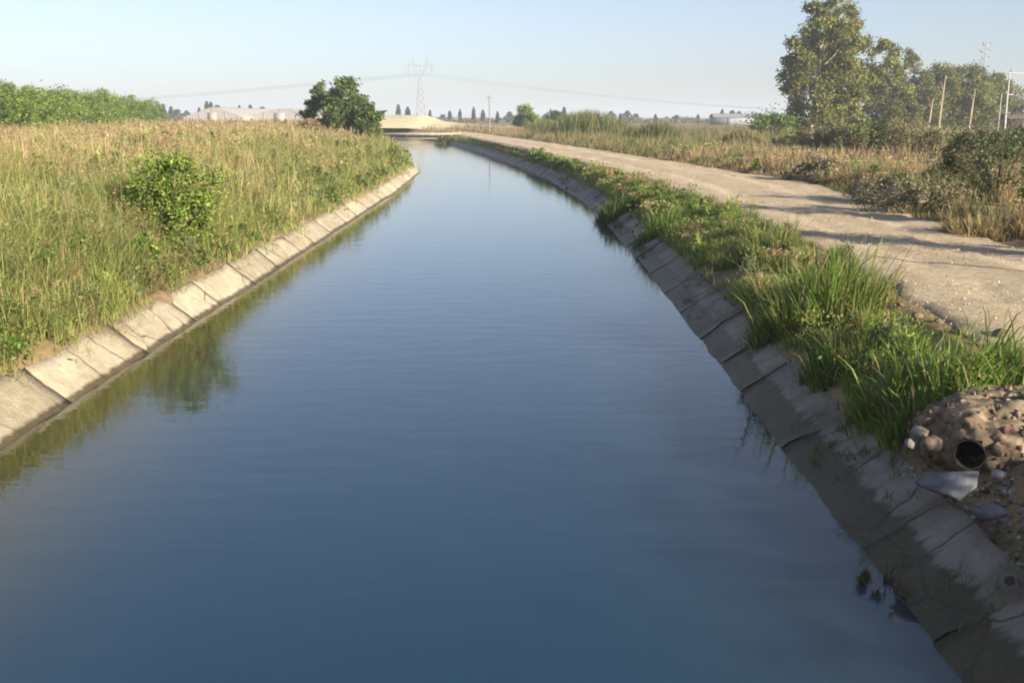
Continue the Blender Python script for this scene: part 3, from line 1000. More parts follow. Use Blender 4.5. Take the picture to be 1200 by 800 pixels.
# trees: trunk with limbs, crown of leaf clumps carried at the limb ends
def tree_parts(h, w, base, nleaf, size, pal, bark, seed, lobes=9, trunk_r=.022, lean=0.0, sub=6, spread=.5, top_bias=1.0, tight=1.0):
    r = np.random.default_rng(seed)
    tr, cr = MB(), MB()
    pts = [(0, 0, -.3)]
    x = y = 0.0
    for k in range(1, 8):
        x += r.normal(0, .010 * h) + lean * h / 7; y += r.normal(0, .010 * h)
        pts.append((x, y, h * .9 * k / 7))
    pts = np.array(pts)
    rad = trunk_r * h * np.linspace(1, .18, 8); rad[0] *= 1.3
    tr.tube(pts, rad, 8, bark)
    clumps = []
    for i in range(lobes):
        f = base + (1 - base) * ((i + .5) / lobes) ** top_bias
        zz = h * f * .88
        t0 = max(.12, f - .2) * 7 * .95
        j = int(min(6, t0)); p0 = pts[j] + (pts[min(7, j + 1)] - pts[j]) * (t0 - j)
        a = i * 2.4 + r.uniform(-.5, .5)
        q = (f - base) / (1 - base)
        reach = w / 2 * (0.55 + .55 * math.sin(math.pi * min(1, q * .85 + .12))) * r.uniform(.55, 1.05)
        c = np.array([pts[min(7, j + 1)][0] + math.cos(a) * reach, math.sin(a) * reach + pts[min(7, j + 1)][1], zz + r.uniform(-.03, .05) * h])
        if i == lobes - 1: c = np.array([pts[-1][0], pts[-1][1], h * .93])
        mid = (p0 + c) / 2 + np.array([0, 0, -.02 * h])
        tr.tube([p0, mid, c], [trunk_r * h * .38, trunk_r * h * .24, trunk_r * h * .08], 5, bark)
        for s in range(sub):
            d = r.normal(0, 1, 3) * np.array([spread * w * .24, spread * w * .24, .055 * h])
            e = c + d
            clumps.append(e)
            tr.tube([c, (c + e) / 2 + r.normal(0, .05, 3), e], [trunk_r * h * .08, trunk_r * h * .05, trunk_r * h * .03], 4, bark)
    per = max(4, nleaf // len(clumps))
    for c in clumps:
        k = r.uniform(.05, .11) * w * tight
        m_ = int(per * r.uniform(.6, 1.4))
        P = c + r.normal(0, 1, (m_, 3)) * np.array([k, k, k * .8])
        P[:, 2] = np.maximum(P[:, 2], .05)
        leaves(cr, P, size, pick(m_, pal, .16) * (1 + r.normal(0, .16)), 1.7, -.2)
    return tr, cr


def tree(name, label, cat, loc, group=None, rz=0.0, sc=1.0, **kw):
    t = empty(name, loc, rz)
    t.scale = (sc,) * 3
    tag(t, label, cat, group)
    tr, cr = tree_parts(**kw)
    tr.build('trunk', M_BARK, t, smooth=True)
    cr.build('crown', M_LEAF, t)
    return t


EUC = [(.125, .155, .03), (.16, .18, .04), (.20, .205, .05), (.09, .12, .03), (.24, .21, .07)]
PALE = (.42, .36, .27)
GEU = 'eucalyptus row right of the road'
def gl(x, y): return float(gz(x, y, False))
for (u, v, y, w, base, seed, lab, n, lobes) in [
        (950, -4, 104, 5.8, .09, 113, 'tallest eucalyptus at the left end of the row, leafy almost to the ground', 24000, 18),
        (986, 20, 110, 5.2, .08, 102, 'broad eucalyptus close behind the tallest one, on its right', 20000, 16),
        (1032, 52, 124, 5.0, .06, 103, 'eucalyptus third from the left of the row, with a domed top', 13000, 12),
        (1060, 66, 136, 4.8, .06, 104, 'narrow eucalyptus right of the domed one, its top leaning right', 10000, 11),
        (1084, 80, 140, 7.2, .05, 105, 'eucalyptus with flat top left of the two bare pale trunks', 12000, 12),
        (1110, 78, 140, 7.0, .05, 106, 'eucalyptus behind the tall leaning bare trunk in mid row', 10000, 11),
        (1137, 80, 141, 7.2, .05, 107, 'eucalyptus behind the mast with short staggered arms', 11000, 11),
        (1160, 89, 156, 7.0, .08, 108, 'rounded eucalyptus at the right end of the row beside the pole', 12000, 12)]:
    x = X(u, y)
    h = (TOP(v, y) - gl(x, y)) / 1.0
    tree('eucalyptus_tree', lab, 'tree', (x, y, gl(x, y)), GEU, h=h, w=w, base=base, nleaf=int(n * 1.5), size=.23, pal=EUC, bark=PALE, seed=seed, lobes=lobes, trunk_r=.015, sub=8, tight=.8)
for (u, y, h, lab) in [(1101, 128, 7.2, 'bare pale trunk leaning in front of the eucalyptus row'), (1089, 130, 4.4, 'short bare pale trunk left of the leaning one'), (1137, 131, 5.6, 'bare pale trunk right of the two others, under the mast')]:
    x = X(u, y)
    b = MB()
    b.tube([(0, 0, -.2), (.06, 0, h * .35), (.16, 0, h * .7), (.3, 0, h)], [.16, .13, .10, .04], 7, (.36, .29, .22))
    b.tube([(.16, 0, h * .7), (-.15, .2, h * .88)], [.05, .02], 5, (.36, .29, .22))
    o = b.build('bare_trunk', M_BARK, smooth=True, loc=(x, y, gl(x, y))); tag(o, lab, 'tree trunk', 'bare trunks in the eucalyptus row')

# round tree over the left bank
RT = [(.07, .115, .03), (.10, .145, .035), (.13, .17, .045), (.06, .10, .03)]
for (u, v, y, w, n, sd, lab) in [(378, 102, 76, 2.0, 6500, 121, 'dense dark tree at the left of the three on the bank by the canal bend'),
                           (405, 95, 72, 2.4, 9000, 122, 'tallest dark green tree of the three on the bank by the canal bend'),
                           (431, 122, 70, 1.5, 4000, 123, 'low dark tree at the right of the three on the bank by the canal bend')]:
    x = X(u, y)
    tree('leafy_tree', lab, 'tree', (x, y, gl(x, y)), 'dark trees on the bank by the bend', h=TOP(v, y) - gl(x, y), w=w, base=.08, nleaf=n, size=.17, pal=RT, bark=(.2, .15, .1), seed=sd, lobes=12, sub=7, top_bias=.8)

# orchard on the left
ORC = [(.13, .20, .03), (.16, .23, .04), (.10, .165, .03), (.19, .24, .055)]
protos = []
us = [-28, -8, 12, 30, 46, 61, 75, 88, 100, 112, 122, 132, 141, 150, 158, 165, 172, 178]
for i, u in enumerate(us):
    y = 62 + 88 * (i / 17) ** 1.5
    top = np.interp(u, [-30, 0, 60, 125, 180], [94, 99, 104, 110, 121])
    x = X(u, y)
    z = gl(x, y)
    h = TOP(top, y) - z
    lab = f'bright green orchard tree, {ORD[i]} from the left of the orchard row'
    if i < 3:
        t = tree('orchard_tree', lab, 'tree', (x, y, z), 'orchard trees on the left', h=4.6, w=3.7, base=.10, nleaf=9000, size=.15, pal=ORC, bark=(.2, .15, .1), seed=140 + i, lobes=12, sub=7)
        protos.append(t)
    else:
        t = copy_tree(protos[i % 3])
        t.location = (x, y, z); t.rotation_euler = (0, 0, i * 1.7)
        t['label'] = lab
    k = h / 4.6 * (1.22 if u == 122 else 1) * random.uniform(.86, 1.08)
    t.scale = (max(k, .8) * 1.05, max(k, .8) * 1.05, k)

# small far trees on the skyline: dark narrow cypresses and round trees, each its own object
def far_tree_mesh(kind, seed):
    r = np.random.default_rng(seed)
    b = MB()
    n = 700
    t = r.random(n)
    if kind == 'cypress':
        rad = .13 * np.sin(np.pi * np.clip(t * .92 + .08, 0, 1)) ** .7
    else:
        rad = .42 * np.sin(np.pi * np.clip(t * .85 + .12, 0, 1)) ** .6 * (1 + .3 * np.sin(t * 9 + seed))
    a = r.uniform(0, 2 * np.pi, n); q = np.sqrt(r.random(n))
    P = np.stack([np.cos(a) * q * rad, np.sin(a) * q * rad, .08 + t * .92], -1)
    leaves(b, P, .085, pick(n, [(.035, .05, .03), (.05, .065, .035)] if kind == 'cypress' else [(.05, .075, .035), (.07, .09, .04)], .15), 1.6)
    b.tube([(0, 0, -.03), (0, 0, .88)], [.035, .02], 5, (.15, .11, .08))
    return b.build('cypress_tree' if kind == 'cypress' else 'far_tree', M_LEAF)


FARC = [far_tree_mesh('cypress', 1), far_tree_mesh('cypress', 2)]
FARR = [far_tree_mesh('round', 3), far_tree_mesh('round', 4)]
n = 26000                                                    # low growth along the far field edges
hx_ = rng.uniform(-190, 260, n); hy_ = 300 + 120 * rng.random(n)
k = noise2(hx_, hy_ * .15, 16, 191) > .42
hx_, hy_ = hx_[k], hy_[k]; n = len(hx_)
b = MB(); leaves(b, np.stack([hx_, hy_, .6 + rng.random(n) ** 1.3 * (1.0 + 3.2 * np.clip(noise2(hx_, hy_ * .15, 11, 192) - .35, 0, 1) * 1.5)], -1), .7, pick(n, [(.06, .08, .035), (.08, .09, .04), (.13, .12, .06), (.17, .14, .08)], .2), 1.3)
tag(b.build('far_hedges', M_LEAF), 'low grey green growth along the far field edges', 'hedgerow', kind='stuff')
used = set()
FAR = [('c', 192, 121), ('r', 188, 123), ('c', 201, 118), ('r', 208, 125), ('r', 219, 127), ('c', 234, 119), ('c', 243, 118), ('c', 248, 118), ('r', 256, 121), ('r', 272, 124),
       ('c', 281, 116), ('c', 294, 118), ('r', 308, 124), ('r', 341, 123), ('c', 467, 120), ('c', 478, 122),
       ('c', 504, 130), ('r', 519, 132), ('c', 527, 128), ('c', 539, 128), ('c', 555, 128), ('c', 566, 125), ('c', 583, 126), ('r', 597, 127),
       ('c', 661, 126), ('r', 640, 131), ('r', 716, 130), ('c', 727, 131), ('r', 735, 130), ('r', 745, 131), ('c', 768, 132), ('r', 793, 136),
       ('c', 818, 134), ('r', 830, 137), ('c', 846, 127), ('r', 858, 131), ('r', 866, 132), ('c', 875, 134), ('c', 1196, 122)]
cc = {'c': 0, 'r': 0}
nm = {'c': 'narrow dark cypress', 'r': 'small round dark tree'}
regs = [(0, 360, 'by the greenhouse roofs'), (360, 500, 'above the yellow hill'), (500, 625, 'near the thin far pole'),
        (625, 760, 'behind the reed clumps'), (760, 930, 'left of the tallest eucalyptus'), (930, 1300, 'by the reddish shed')]
cnts = {}
for i, (k, u, v) in enumerate(FAR):
    y = 310 + (i * 37) % 90; v += (i * 7) % 4 - 1
    if u > 1100: y = 230
    x = X(u, y)
    z0 = .4
    h = TOP(v - 1, y) - z0
    src = (FARC if k == 'c' else FARR)[i % 2]
    if src not in used:
        o = src; used.add(src)
    else:
        o = src.copy(); COL.objects.link(o)
    o.location = (x, y, z0); o.rotation_euler = (0, 0, i * 1.3)
    h *= random.uniform(.72, 1.0)
    wsc = h * random.uniform(.8, 1.4) if k == 'c' else max(h, 4.5) * 1.05
    o.scale = (wsc, wsc, h)
    reg = next(r[2] for r in regs if r[0] <= u < r[1])
    key = (k, reg); cnts[key] = cnts.get(key, 0) + 1
    tag(o, f'{nm[k]} {reg}, {ORD[cnts[key] - 1]} from left', 'tree', 'far trees on the skyline')
x = X(616, 150)
tree('leafy_tree', 'bright green upright tree right of the thin pole beyond the road', 'tree', (x, 150, gl(x, 150)), h=3.6, w=3.2, base=.1, nleaf=4000, size=.26, pal=ORC, bark=(.2, .15, .1), seed=171, lobes=9)
x = X(650, 170)
tree('leafy_tree', 'round grey green tree between the upright tree and the largest reeds', 'tree', (x, 170, gl(x, 170)), h=2.9, w=3.6, base=.1, nleaf=3000, size=.28, pal=RT, bark=(.2, .15, .1), seed=172, lobes=8)

# growth standing right of the picture: its long low-sun shadows cross the road; the last two shrubs are added to shade the pipe outlet
for (x, y, w, h, n, sd, lab) in [(9.5, 13.5, 1.1, 2.45, 3500, 181, 'tall narrow shrub right of the road casting the nearer broad road shadow'),
                              (11.5, 17.1, 1.2, 3.0, 3500, 182, 'tall narrow shrub right of the road casting the farther road shadow'),
                              (9.5, -.4, 3.2, 2.4, 9000, 183, 'wide dense unseen shrub right of the road, added to shade the pipe outlet'),
                              (11.6, -4.2, 3.6, 3.4, 9000, 184, 'big dense unseen shrub right of the road, added to shade the near lining')]:
    shrub('shrub', lab, 'shrub', x, y, w, h, n, .09, DARK, 'shrubs beside the dirt road', seed=sd, clumps=34)
b = MB(); b.tube([(0, 0, -.2), (0, 0, .7), (.02, 0, 1.65)], [.045, .042, .04], 7, (.3, .24, .17))
tag(b.build('post', M_BARK, loc=(8.7, 11.4, .92)), 'thin wooden post right of the road casting the thin line of shadow', 'post')

# ------------------------------------------------------------------ built things
CONC = (.42, .40, .36)
# low footbridge at the far end of the canal
fy = 124.0
t = tag(empty('footbridge', (-11.8, fy, 0), R(-6)), 'low pale concrete footbridge crossing the far end of the canal', 'bridge')
b = MB(); b.box((0, 0, .90), (11.2, 1.6, .15), col=(.28, .26, .20)); b.build('deck', M_PAINT, t)
for s in (-1, 1):
    b = MB(); b.box((0, s * .72, 1.015), (11.2, .12, .08), col=(.36, .33, .27)); b.build('kerb', M_PAINT, t)
    b = MB(); b.box((s * 4.6, 0, .1), (.7, 1.9, 1.44), col=(.34, .32, .29)); b.build('abutment', M_PAINT, t)
b = MB(); b.box((0, -.5, .40), (8.7, .20, .12), col=(.24, .22, .17)); b.build('pipe_beam', M_PAINT, t)
shrub('shrub', 'dark shrub hanging over the water at the right end of the footbridge', 'shrub', -7.9, 117, 1.7, 1.0, 1500, .2, DARK, seed=201, zoff=.1)

# thin pole by the bridge
b = MB(); b.tube([(0, 0, -.2), (0, 0, 3), (0, 0, 4.6)], [.10, .08, .06], 8, (.22, .20, .18)); b.box((0, 0, 4.3), (.7, .08, .08), col=(.2, .18, .16))
px = X(573.7, 125)
tag(b.build('pole', M_METAL, loc=(px, 125, gl(px, 125))), 'thin dark pole standing by the far end of the road', 'pole')

# lattice transmission tower
PY = 440.0
PX_ = X(493.5, PY)
t = tag(empty('transmission_tower', (PX_, PY, 0)), 'tall grey lattice power tower on the horizon above the canal', 'power tower')
STEEL = (.30, .30, .31)
b = MB()
def legs(z): return np.interp(z, [0, 20], [2.3, .75])
zs = [0, 4, 7.6, 10.8, 13.6, 16, 18.2, 20]
for sx in (-1, 1):
    for sy in (-1, 1):
        b.tube([(sx * legs(0), sy * legs(0), 0), (sx * legs(20), sy * legs(20), 20)], .13, 4, STEEL)
for z0, z1 in zip(zs, zs[1:]):
    for s in (-1, 1):
        for e in (-1, 1):
            b.tube([(-e * legs(z0), s * legs(z0), z0), (e * legs(z1), s * legs(z1), z1)], .07, 4, STEEL)
            b.tube([(s * legs(z0), -e * legs(z0), z0), (s * legs(z1), e * legs(z1), z1)], .07, 4, STEEL)
b.build('body', M_METAL, t)
b = MB()
for s in (-1, 1):
    b.tube([(s * .75, 0, 20), (s * 3.0, 0, 24.6)], .16, 4, STEEL)
    b.tube([(s * .2, 0, 20), (s * 2.2, 0, 24.6)], .09, 4, STEEL)
    b.tube([(s * 2.6, 0, 24.6), (s * 3.3, 0, 28.4)], .12, 4, STEEL)
    b.tube([(s * 2.0, 0, 24.6), (s * 3.3, 0, 28.4)], .07, 4, STEEL)
    b.tube([(s * 2.6, 0, 24.6), (s * 5.2, 0, 24.9)], .12, 4, STEEL)
    b.tube([(s * 3.0, 0, 26.3), (s * 5.2, 0, 24.9)], .07, 4, STEEL)
b.tube([(-2.8, 0, 24.6), (2.8, 0, 24.6)], .13, 4, STEEL)
b.build('fork', M_METAL, t)
for xx in (-5.1, 0, 5.1):
    b = MB(); b.tube([(xx, 0, 24.7), (xx, 0, 21)], .11, 5, (.25, .2, .18)); b.build('insulator', M_METAL, t)
for j, xx in enumerate((-5.1, 0, 5.1)):
    who = ['nearest', 'middle', 'farthest'][j]
    for (ex, ey, ez, sag, side) in ((560, 880, 24.5, 17.2, 'right'), (-480, 700, 3.8, 3.0, 'left')):
        b = MB()
        T = np.linspace(0, 1, 60)
        sx0 = PX_ + xx
        pts = np.stack([sx0 + (ex - PX_) * T, PY + (ey - PY) * T + (j - 1) * 3 * np.minimum(T * 8, 1), 21 + (ez - 21) * T - 4 * sag * T * (1 - T)], -1)
        b.tube(pts, .042, 4, (.18, .18, .19), caps=False)
        tag(b.build('power_cable', M_METAL), f'sagging power cable running {side} from the lattice tower, {who} of three', 'power cable', 'power cables of the lattice tower')

# utility poles right
def util_pole(label, u, y, h, arms, col, k=1.0):
    x = X(u, y)
    t = tag(empty('utility_pole', (x, y, gl(x, y))), label, 'utility pole', 'utility poles by the eucalyptus row')
    b = MB(); b.tube([(.12, 0, -.3), (0, 0, h * .5), (-.02, 0, h)], [.17 * k, .14 * k, .10 * k], 8, col); b.build('pole', M_PAINT, t, smooth=True)
    for (z, w, off) in arms:
        b = MB(); b.box((off, 0, z), (w, .12, .14), col=(.30, .30, .30)); a = b.build('crossarm', M_METAL, t)
        for s in (-1, 0, 1):
            if w < 2 and s == 0: continue
            b = MB(); b.tube([(off + s * w * .46, 0, z + .05), (off + s * w * .46, 0, z + .28), (off + s * w * .46, 0, z + .45)], [.05, .12, .06], 6, (.22, .2, .2)); b.build('insulator', M_METAL, a)
    return t


util_pole('pale concrete utility pole with wide crossarm right of the tree row', 1178, 118, 7.2, [(7.0, 4.2, .1), (4.6, .9, .2)], (.42, .40, .37), .8)
util_pole('pale thin mast with short staggered arms rising above the tree row', 1147, 172, 14.2, [(13.8, 1.3, .1), (12.7, 1.5, -.1), (11.6, 1.3, .1)], (.30, .26, .25), .62)
b = MB(); b.tube([(0, 0, -.2), (0, 0, 4.6)], [.07, .05], 7, (.38, .35, .33))
x = X(1171, 112); tag(b.build('post', M_PAINT, loc=(x, 112, gl(x, 112))), 'short pale post just left of the utility pole with wide crossarm', 'post')

# greenhouses on the left
def greenhouse(label, u0, u1, y, top, ridge, L=40, wall=1.4):
    x0, x1 = X(u0, y), X(u1, y)
    w = x1 - x0
    z0 = 1.5
    t = tag(empty('greenhouse', ((x0 + x1) / 2, y, z0)), label, 'greenhouse', 'plastic greenhouses beyond the bank')
    zt = TOP(top, y) - z0
    n = 15
    a = np.linspace(-1, 1, n)
    prof = np.stack([a * w / 2, wall + (zt - wall) * (1 - np.abs(a) ** ridge)], -1)
    pts = np.concatenate([[(-w / 2, 0)], prof, [(w / 2, 0)]])
    b = MB()
    V = np.concatenate([np.c_[pts[:, 0], np.zeros(len(pts)), pts[:, 1]], np.c_[pts[:, 0], np.full(len(pts), L), pts[:, 1]]])
    k = len(pts)
    b.add(V, np.array([[i, i + 1, i + 1 + k, i + k] for i in range(k - 1)]), (.46, .44, .40))
    b.build('cover', M_PAINT, t)
    b = MB(); b.add(np.c_[pts[:, 0], np.full(k, .05), pts[:, 1]], [list(range(k))[::-1]], (.27, .25, .25)); b.build('gable', M_PAINT, t)
    for i in range(2, k - 2, 3):
        b = MB(); b.box((pts[i, 0], -.03, pts[i, 1] / 2), (.12, .08, pts[i, 1]), col=(.33, .31, .30)); b.build('post', M_METAL, t)
    b = MB(); b.box((0, -.08, 1.1), (w * .14, .06, 2.2), col=(.3, .29, .28)); b.build('door', M_PAINT, t)


greenhouse('pale plastic greenhouse with peaked roof nearest the orchard', 214, 284, 165, 125.5, 1.1)
greenhouse('pale plastic greenhouse nearest the dark trees, longer and lower', 284, 372, 172, 127.5, 1.15)
# low buildings
x0 = X(862, 260)
t = tag(empty('shed', (x0, 260, .9)), 'long low pale grey shed far behind the reeds, left of the eucalyptus', 'shed')
b = MB(); b.box((0, 0, 1.0), (12, 6, 2.0), col=(.26, .27, .28)); b.build('wall', M_PAINT, t)
b = MB(); b.add([(-6.3, -3.3, 2.0), (6.3, -3.3, 2.0), (6.3, 0, 2.9), (-6.3, 0, 2.9), (-6.3, 3.3, 2.0), (6.3, 3.3, 2.0)], np.array([[0, 1, 2, 3], [3, 2, 5, 4]]), (.32, .33, .35)); b.build('roof', M_PAINT, t)
b = MB(); b.box((-2, -3.02, .9), (1.6, .06, 1.8), col=(.2, .2, .22)); b.build('door', M_PAINT, t)
x0 = X(1200, 150)
t = tag(empty('shed', (x0, 150, .9)), 'low reddish brown shed at the right edge behind the utility pole', 'shed')
b = MB(); b.box((0, 0, .9), (6, 4, 1.8), col=(.15, .10, .08)); b.build('wall', M_PAINT, t)
b = MB(); b.add([(-3.2, -2.3, 1.8), (3.2, -2.3, 1.8), (3.2, 0, 2.5), (-3.2, 0, 2.5), (-3.2, 2.3, 1.8), (3.2, 2.3, 1.8)], np.array([[0, 1, 2, 3], [3, 2, 5, 4]]), (.17, .12, .10)); b.build('roof', M_PAINT, t)
b = MB(); b.box((-1, -2.02, .8), (1, .06, 1.6), col=(.1, .07, .06)); b.build('door', M_PAINT, t)
shrub('shrub', 'dry reddish brown bush beside the dark trees by the canal bend', 'shrub', X(364, 62), 62, 1.3, 1.35, 1500, .12, [(.26, .17, .09), (.33, .23, .13), (.20, .13, .07)], seed=203)


# pipe outlet with its rubble
def rock_mesh(name, sx, sy, sz, col, seed, sub=10, rough=.25, flat_bottom=False):
    r = np.random.default_rng(seed)
    b = MB()
    n, k = sub * 2, sub
    V = []
    for i in range(k + 1):
        th = math.pi * i / k
        for j in range(n):
            ph = 2 * math.pi * j / n
            d = np.array([math.sin(th) * math.cos(ph), math.sin(th) * math.sin(ph), math.cos(th)])
            q = 1 + rough * (noise2(d[0] * 2 + d[2], d[1] * 2 - d[2], .8, seed) - .5) * 2 + rough * .4 * (noise2(d[0] * 7 + d[2] * 3, d[1] * 7, .8, seed + 9) - .5)
            d = np.sign(d) * np.abs(d) ** .8 * (q + (rough * .4 * (noise2(d[0] * 16 + d[2] * 7, d[1] * 16 - d[2] * 5, .8, seed + 19, 2) - .5) if sub > 20 else 0))
            V.append((d[0] * sx / 2, d[1] * sy / 2, d[2] * sz / 2))
    F = [[i * n + j, i * n + (j + 1) % n, (i + 1) * n + (j + 1) % n, (i + 1) * n + j][::-1] for i in range(k) for j in range(n)]
    b.add(V, np.array(F), col)
    return b


def rock(name, label, cat, loc, s, col, seed, rz=0, tilt=(0, 0), group=None):
    b = rock_mesh(name, *s, tuple(c_ * .55 for c_ in col), seed, sub=5, rough=.5)
    o = b.build(name, M_STONE, smooth=False, loc=loc)
    o.rotation_euler = (tilt[0], tilt[1], rz)
    tag(o, label, cat, group)
    return o


pc = at(1137, 531, y=6.75)
# hump of cemented rubble over the pipe
b = rock_mesh('rubble_hump', 1.25, 1.0, .62, (.20, .155, .105), 301, sub=44, rough=.2)
hv = np.concatenate(b.v); hp = hv[rng.choice(len(hv), 1100)]
HL = (pc[0] + .42, pc[1] + .42, pc[2])
def in_pipe(P, r):                                               # hump-space points within r of the pipe's bore
    c4, s4 = math.cos(.4), math.sin(.4)
    W = np.stack([P[:, 0] * c4 - P[:, 1] * s4 + HL[0], P[:, 0] * s4 + P[:, 1] * c4 + HL[1], P[:, 2] + HL[2]], -1) - pc
    ax = np.array([math.sin(R(32)) * math.cos(R(6)), math.cos(R(32)) * math.cos(R(6)), -math.sin(R(6))])
    t = W @ ax
    return (np.linalg.norm(W - t[:, None] * ax, axis=1) < r) & (t < .9)
fc = b.idx[0].reshape(-1, 4)
b.idx[0] = fc[~in_pipe(hv[fc].mean(1), .113)].ravel(); b.cnt[0] = np.full(len(b.idx[0]) // 4, 4, np.int32)
hp = hp[~in_pipe(hp, .17)]
hp = hp[(hp[:, 2] > -.2) & (rng.random(len(hp)) < np.where(hp[:, 2] > .2, .3, 1))]
for p in hp:                                                     # stones cemented into the hump
    q = rock_mesh('x', *(rng.uniform(.012, .05, 3) * (1 + (rng.random() < .07) * 1.3)), tuple(pick(1, [(.17, .14, .11), (.14, .10, .07), (.17, .15, .12), (.17, .11, .075)], .2)[0]), int(rng.integers(1e6)), sub=4, rough=.6)
    b.add(np.concatenate(q.v) + p, q.idx[0].reshape(-1, 4), q.c[0])
o = b.build('rubble_hump', M_RUBBLE, smooth=False, loc=(pc[0] + .42, pc[1] + .42, pc[2] + .0)); o.rotation_euler = (0, 0, .4)
tag(o, 'sunlit sandy hump of cemented rubble over the drain pipe', 'rubble hump')
t = tag(empty('drain_pipe', tuple(pc)), 'dark round drain pipe opening out of the rubble hump', 'drain pipe')
t.rotation_euler = (R(-6), 0, R(-32))
b = MB()
n = 28
for (ra, rb, ya, yb) in ((.112, .112, -.05, 1.5), (.10, .10, 1.5, -.05), (.112, .10, -.05, -.05)):
    V = [(ra * math.cos(2 * math.pi * k / n), ya, ra * math.sin(2 * math.pi * k / n)) for k in range(n)] + [(rb * math.cos(2 * math.pi * k / n), yb, rb * math.sin(2 * math.pi * k / n)) for k in range(n)]
    b.add(V, np.array([[k, (k + 1) % n, n + (k + 1) % n, n + k] for k in range(n)]), (.055, .046, .038))
b.build('barrel', M_STONE, t)
b = MB()
b.add([(.099 * math.cos(2 * math.pi * k / n), .30, .099 * math.sin(2 * math.pi * k / n)) for k in range(n)], [list(range(n))], (.02, .018, .015))  # near-black disc painted as the shade deep inside the pipe
b.build('bore_shade', M_STONE, t)
# broken slab below the pipe and loose stones
def plate(label, loc, poly, th, col, rot, cat='broken slab', group=None):
    b = MB()
    n = len(poly)
    V = [(x, y, th / 2) for x, y in poly] + [(x, y, -th / 2) for x, y in poly]
    b.add(V, [list(range(n)), list(range(n, 2 * n))[::-1]] + [[k, k + n, (k + 1) % n + n, (k + 1) % n] for k in range(n)], col)
    o = b.build('broken_slab', M_STONE, loc=loc); o.rotation_euler = rot
    tag(o, label, cat, group)


p = at(1112, 568, y=6.35)
plate('pale grey broken concrete slab wedged below the drain pipe', tuple(p), [(-.21, .05), (-.10, .13), (.20, .09), (.17, -.03), (.05, -.15), (-.06, -.07)], .035, (.16, .165, .175), (R(22), R(-14), R(-20)))
STN = [(1172, 527, 6.7, .14, .10, (.50, .48, .45), 'pale stone just right of the drain pipe mouth'),
       (1192, 540, 6.7, .13, .10, (.52, .51, .50), 'whitish stone at the picture edge right of the drain pipe'),
       (1078, 507, 6.95, .12, .11, (.40, .36, .30), 'grey brown stone left of the drain pipe on the lining top'),
       (1092, 520, 6.8, .15, .12, (.33, .25, .18), 'brown stone tucked between the grey brown stone and the pipe'),
       (1066, 520, 6.8, .08, .07, (.36, .33, .29), 'small stone lowest on the left of the rubble hump'),
       (1170, 555, 6.4, .10, .06, (.42, .42, .38), 'flat stone right of the broken slab'),
       (1160, 600, 6.0, .20, .07, (.27, .27, .27), 'broad pale stone lying on the slabs below the drain pipe'),
       (1183, 680, 5.3, .07, .05, (.10, .09, .08), 'small dark stone resting on the pale lining slab near the corner')]
for i, (u, v, y, w, h, c, lab) in enumerate(STN):
    p = at(u, v, y=y)
    p[2] = max(p[2], 0) if i == 7 else p[2]
    rock('stone', lab, 'stone', tuple(p), (w, w * .8, h), c, 320 + i, rz=i * 1.1, group='loose stones around the drain pipe')
# gravel and crumbled concrete washed out below the pipe
b = MB(); n = 900
gx = 3.15 + rng.normal(0, .35, n); gy = 6.35 + rng.normal(0, .45, n)
k = gx > xr(gy) + .3
gx, gy = gx[k], gy[k]; n = len(gx)
gs = rng.uniform(.008, .035, n)
oc = np.array([[1, 0, 0], [-1, 0, 0], [0, 1, 0], [0, -1, 0], [0, 0, .8], [0, 0, -.8]])
V = (oc[None] * rng.uniform(.6, 1.2, (n, 6, 1)) * gs[:, None, None] + np.stack([gx, gy, gz(gx, gy) + gs * .3], -1)[:, None]).reshape(-1, 3)
of = np.array([[0, 2, 4], [2, 1, 4], [1, 3, 4], [3, 0, 4], [2, 0, 5], [1, 2, 5], [3, 1, 5], [0, 3, 5]])
b.add(V, (np.arange(n)[:, None, None] * 6 + of[None]).reshape(-1, 3), np.repeat(pick(n, [(.34, .32, .28), (.22, .17, .12), (.14, .11, .08), (.24, .22, .19)], .2), 6, 0))
tag(b.build('rubble', M_STONE), 'gravel and crumbled concrete washed out below the drain pipe', 'rubble', kind='stuff')
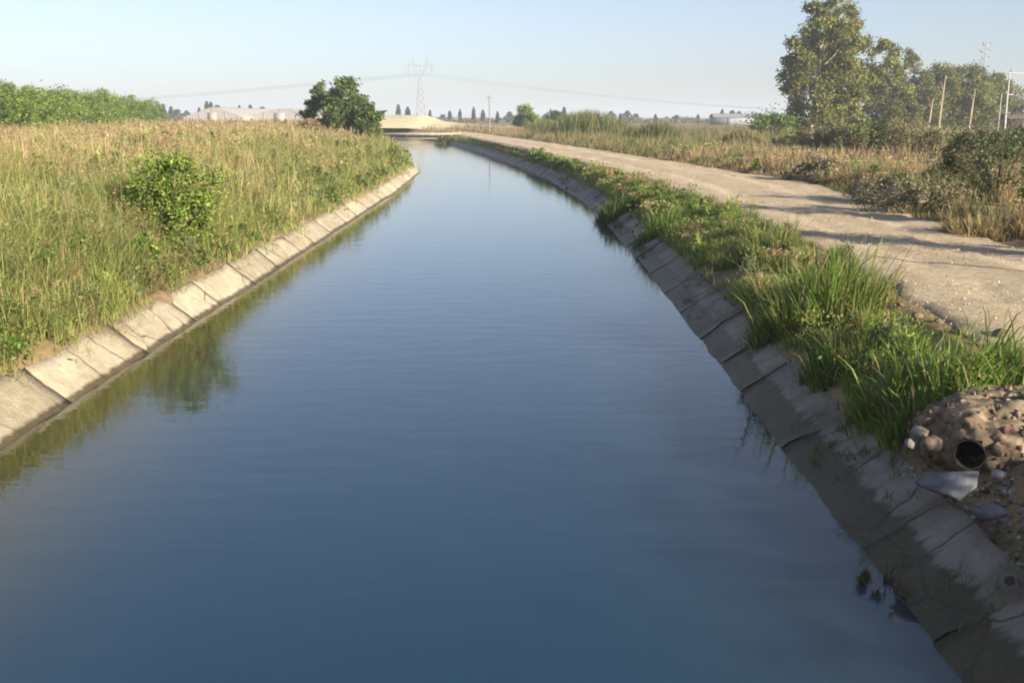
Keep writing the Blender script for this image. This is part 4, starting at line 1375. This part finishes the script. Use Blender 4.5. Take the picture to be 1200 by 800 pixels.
# loose gravel lying on the road
n = 12000
gy = 8 * (45 / 8) ** rng.random(n); t_ = rng.random(n); gx = rl(gy) - .25 + (rr(gy) - rl(gy) + .3) * t_
k = (noise2(gx, gy, 1.1, 211) + .35 * rng.random(n) > .62) & (gx > rl(gy) - .2)
gx, gy, t_ = gx[k], gy[k], t_[k]; n = len(gx)
gs = rng.uniform(.004, .012, n) * (1 + 1.0 * (rng.random(n) < .05))
z_ = np.where((t_ > .05) & (t_ < .96), .935 + .03 * (1 - (2 * t_ - 1) ** 2), gz(gx, gy)) + gs * .1
b = MB()
V = (oc[None] * rng.uniform(.6, 1.2, (n, 6, 1)) * gs[:, None, None] + np.stack([gx, gy, z_], -1)[:, None]).reshape(-1, 3)
b.add(V, (np.arange(n)[:, None, None] * 6 + of[None]).reshape(-1, 3), np.repeat(pick(n, [(.52, .45, .35), (.40, .33, .25), (.58, .52, .43), (.28, .22, .16)], .15), 6, 0))
tag(b.build('road_gravel', M_STONE), 'loose gravel scattered over the dirt road', 'gravel', kind='stuff')
# clods on the road shoulder
for i, (u, v, s) in enumerate([(1075, 365, .16), (1100, 372, .12), (1128, 385, .2), (1150, 398, .14), (1175, 392, .24), (1055, 352, .1), (1190, 415, .2), (1120, 360, .08), (980, 291, .16)]):
    p = at(u, v, z=.95)
    rock('earth_clod', f'crumbly earth clod on the road shoulder behind the grass clumps, {ORD[i]} in size order of the litter' if False else
         ['brown earth clod nearest the tall grass clump on the road shoulder', 'brown earth clod between two others on the near road shoulder', 'larger brown clod in the middle of the near road shoulder',
          'earth clod just left of the biggest clod on the road shoulder', 'biggest earth clod at the right edge of the road shoulder', 'small pale clod farthest up the near road shoulder',
          'earth clod at the picture edge below the biggest clod', 'tiny clod lying out on the road surface', 'pale stone lying on the road edge behind the highest grass clump'][i],
         'clod', (p[0], p[1], float(gz(p[0], p[1])) + s * .22), (s, s * .8, s * .55), (.30, .23, .15) if i < 8 else (.5, .45, .38), 350 + i, rz=i, group='earth clods on the road shoulder')

# ------------------------------------------------------------------ the air
hz = MB(); hz.box((0, 2350, 14), (8200, 5100, 34.5))
m = bpy.data.materials.new('haze_air'); m.use_nodes = True
nt = m.node_tree
nt.nodes.remove(nt.nodes['Principled BSDF'])
pv = nt.nodes.new('ShaderNodeVolumePrincipled')
pv.inputs['Color'].default_value = (.80, .89, 1.0, 1)
pv.inputs['Density'].default_value = .0007
nt.links.new(pv.outputs[0], nt.nodes['Material Output'].inputs['Volume'])
HAZE = True
if HAZE:
    o = hz.build('haze', m); o['kind'] = 'stuff'
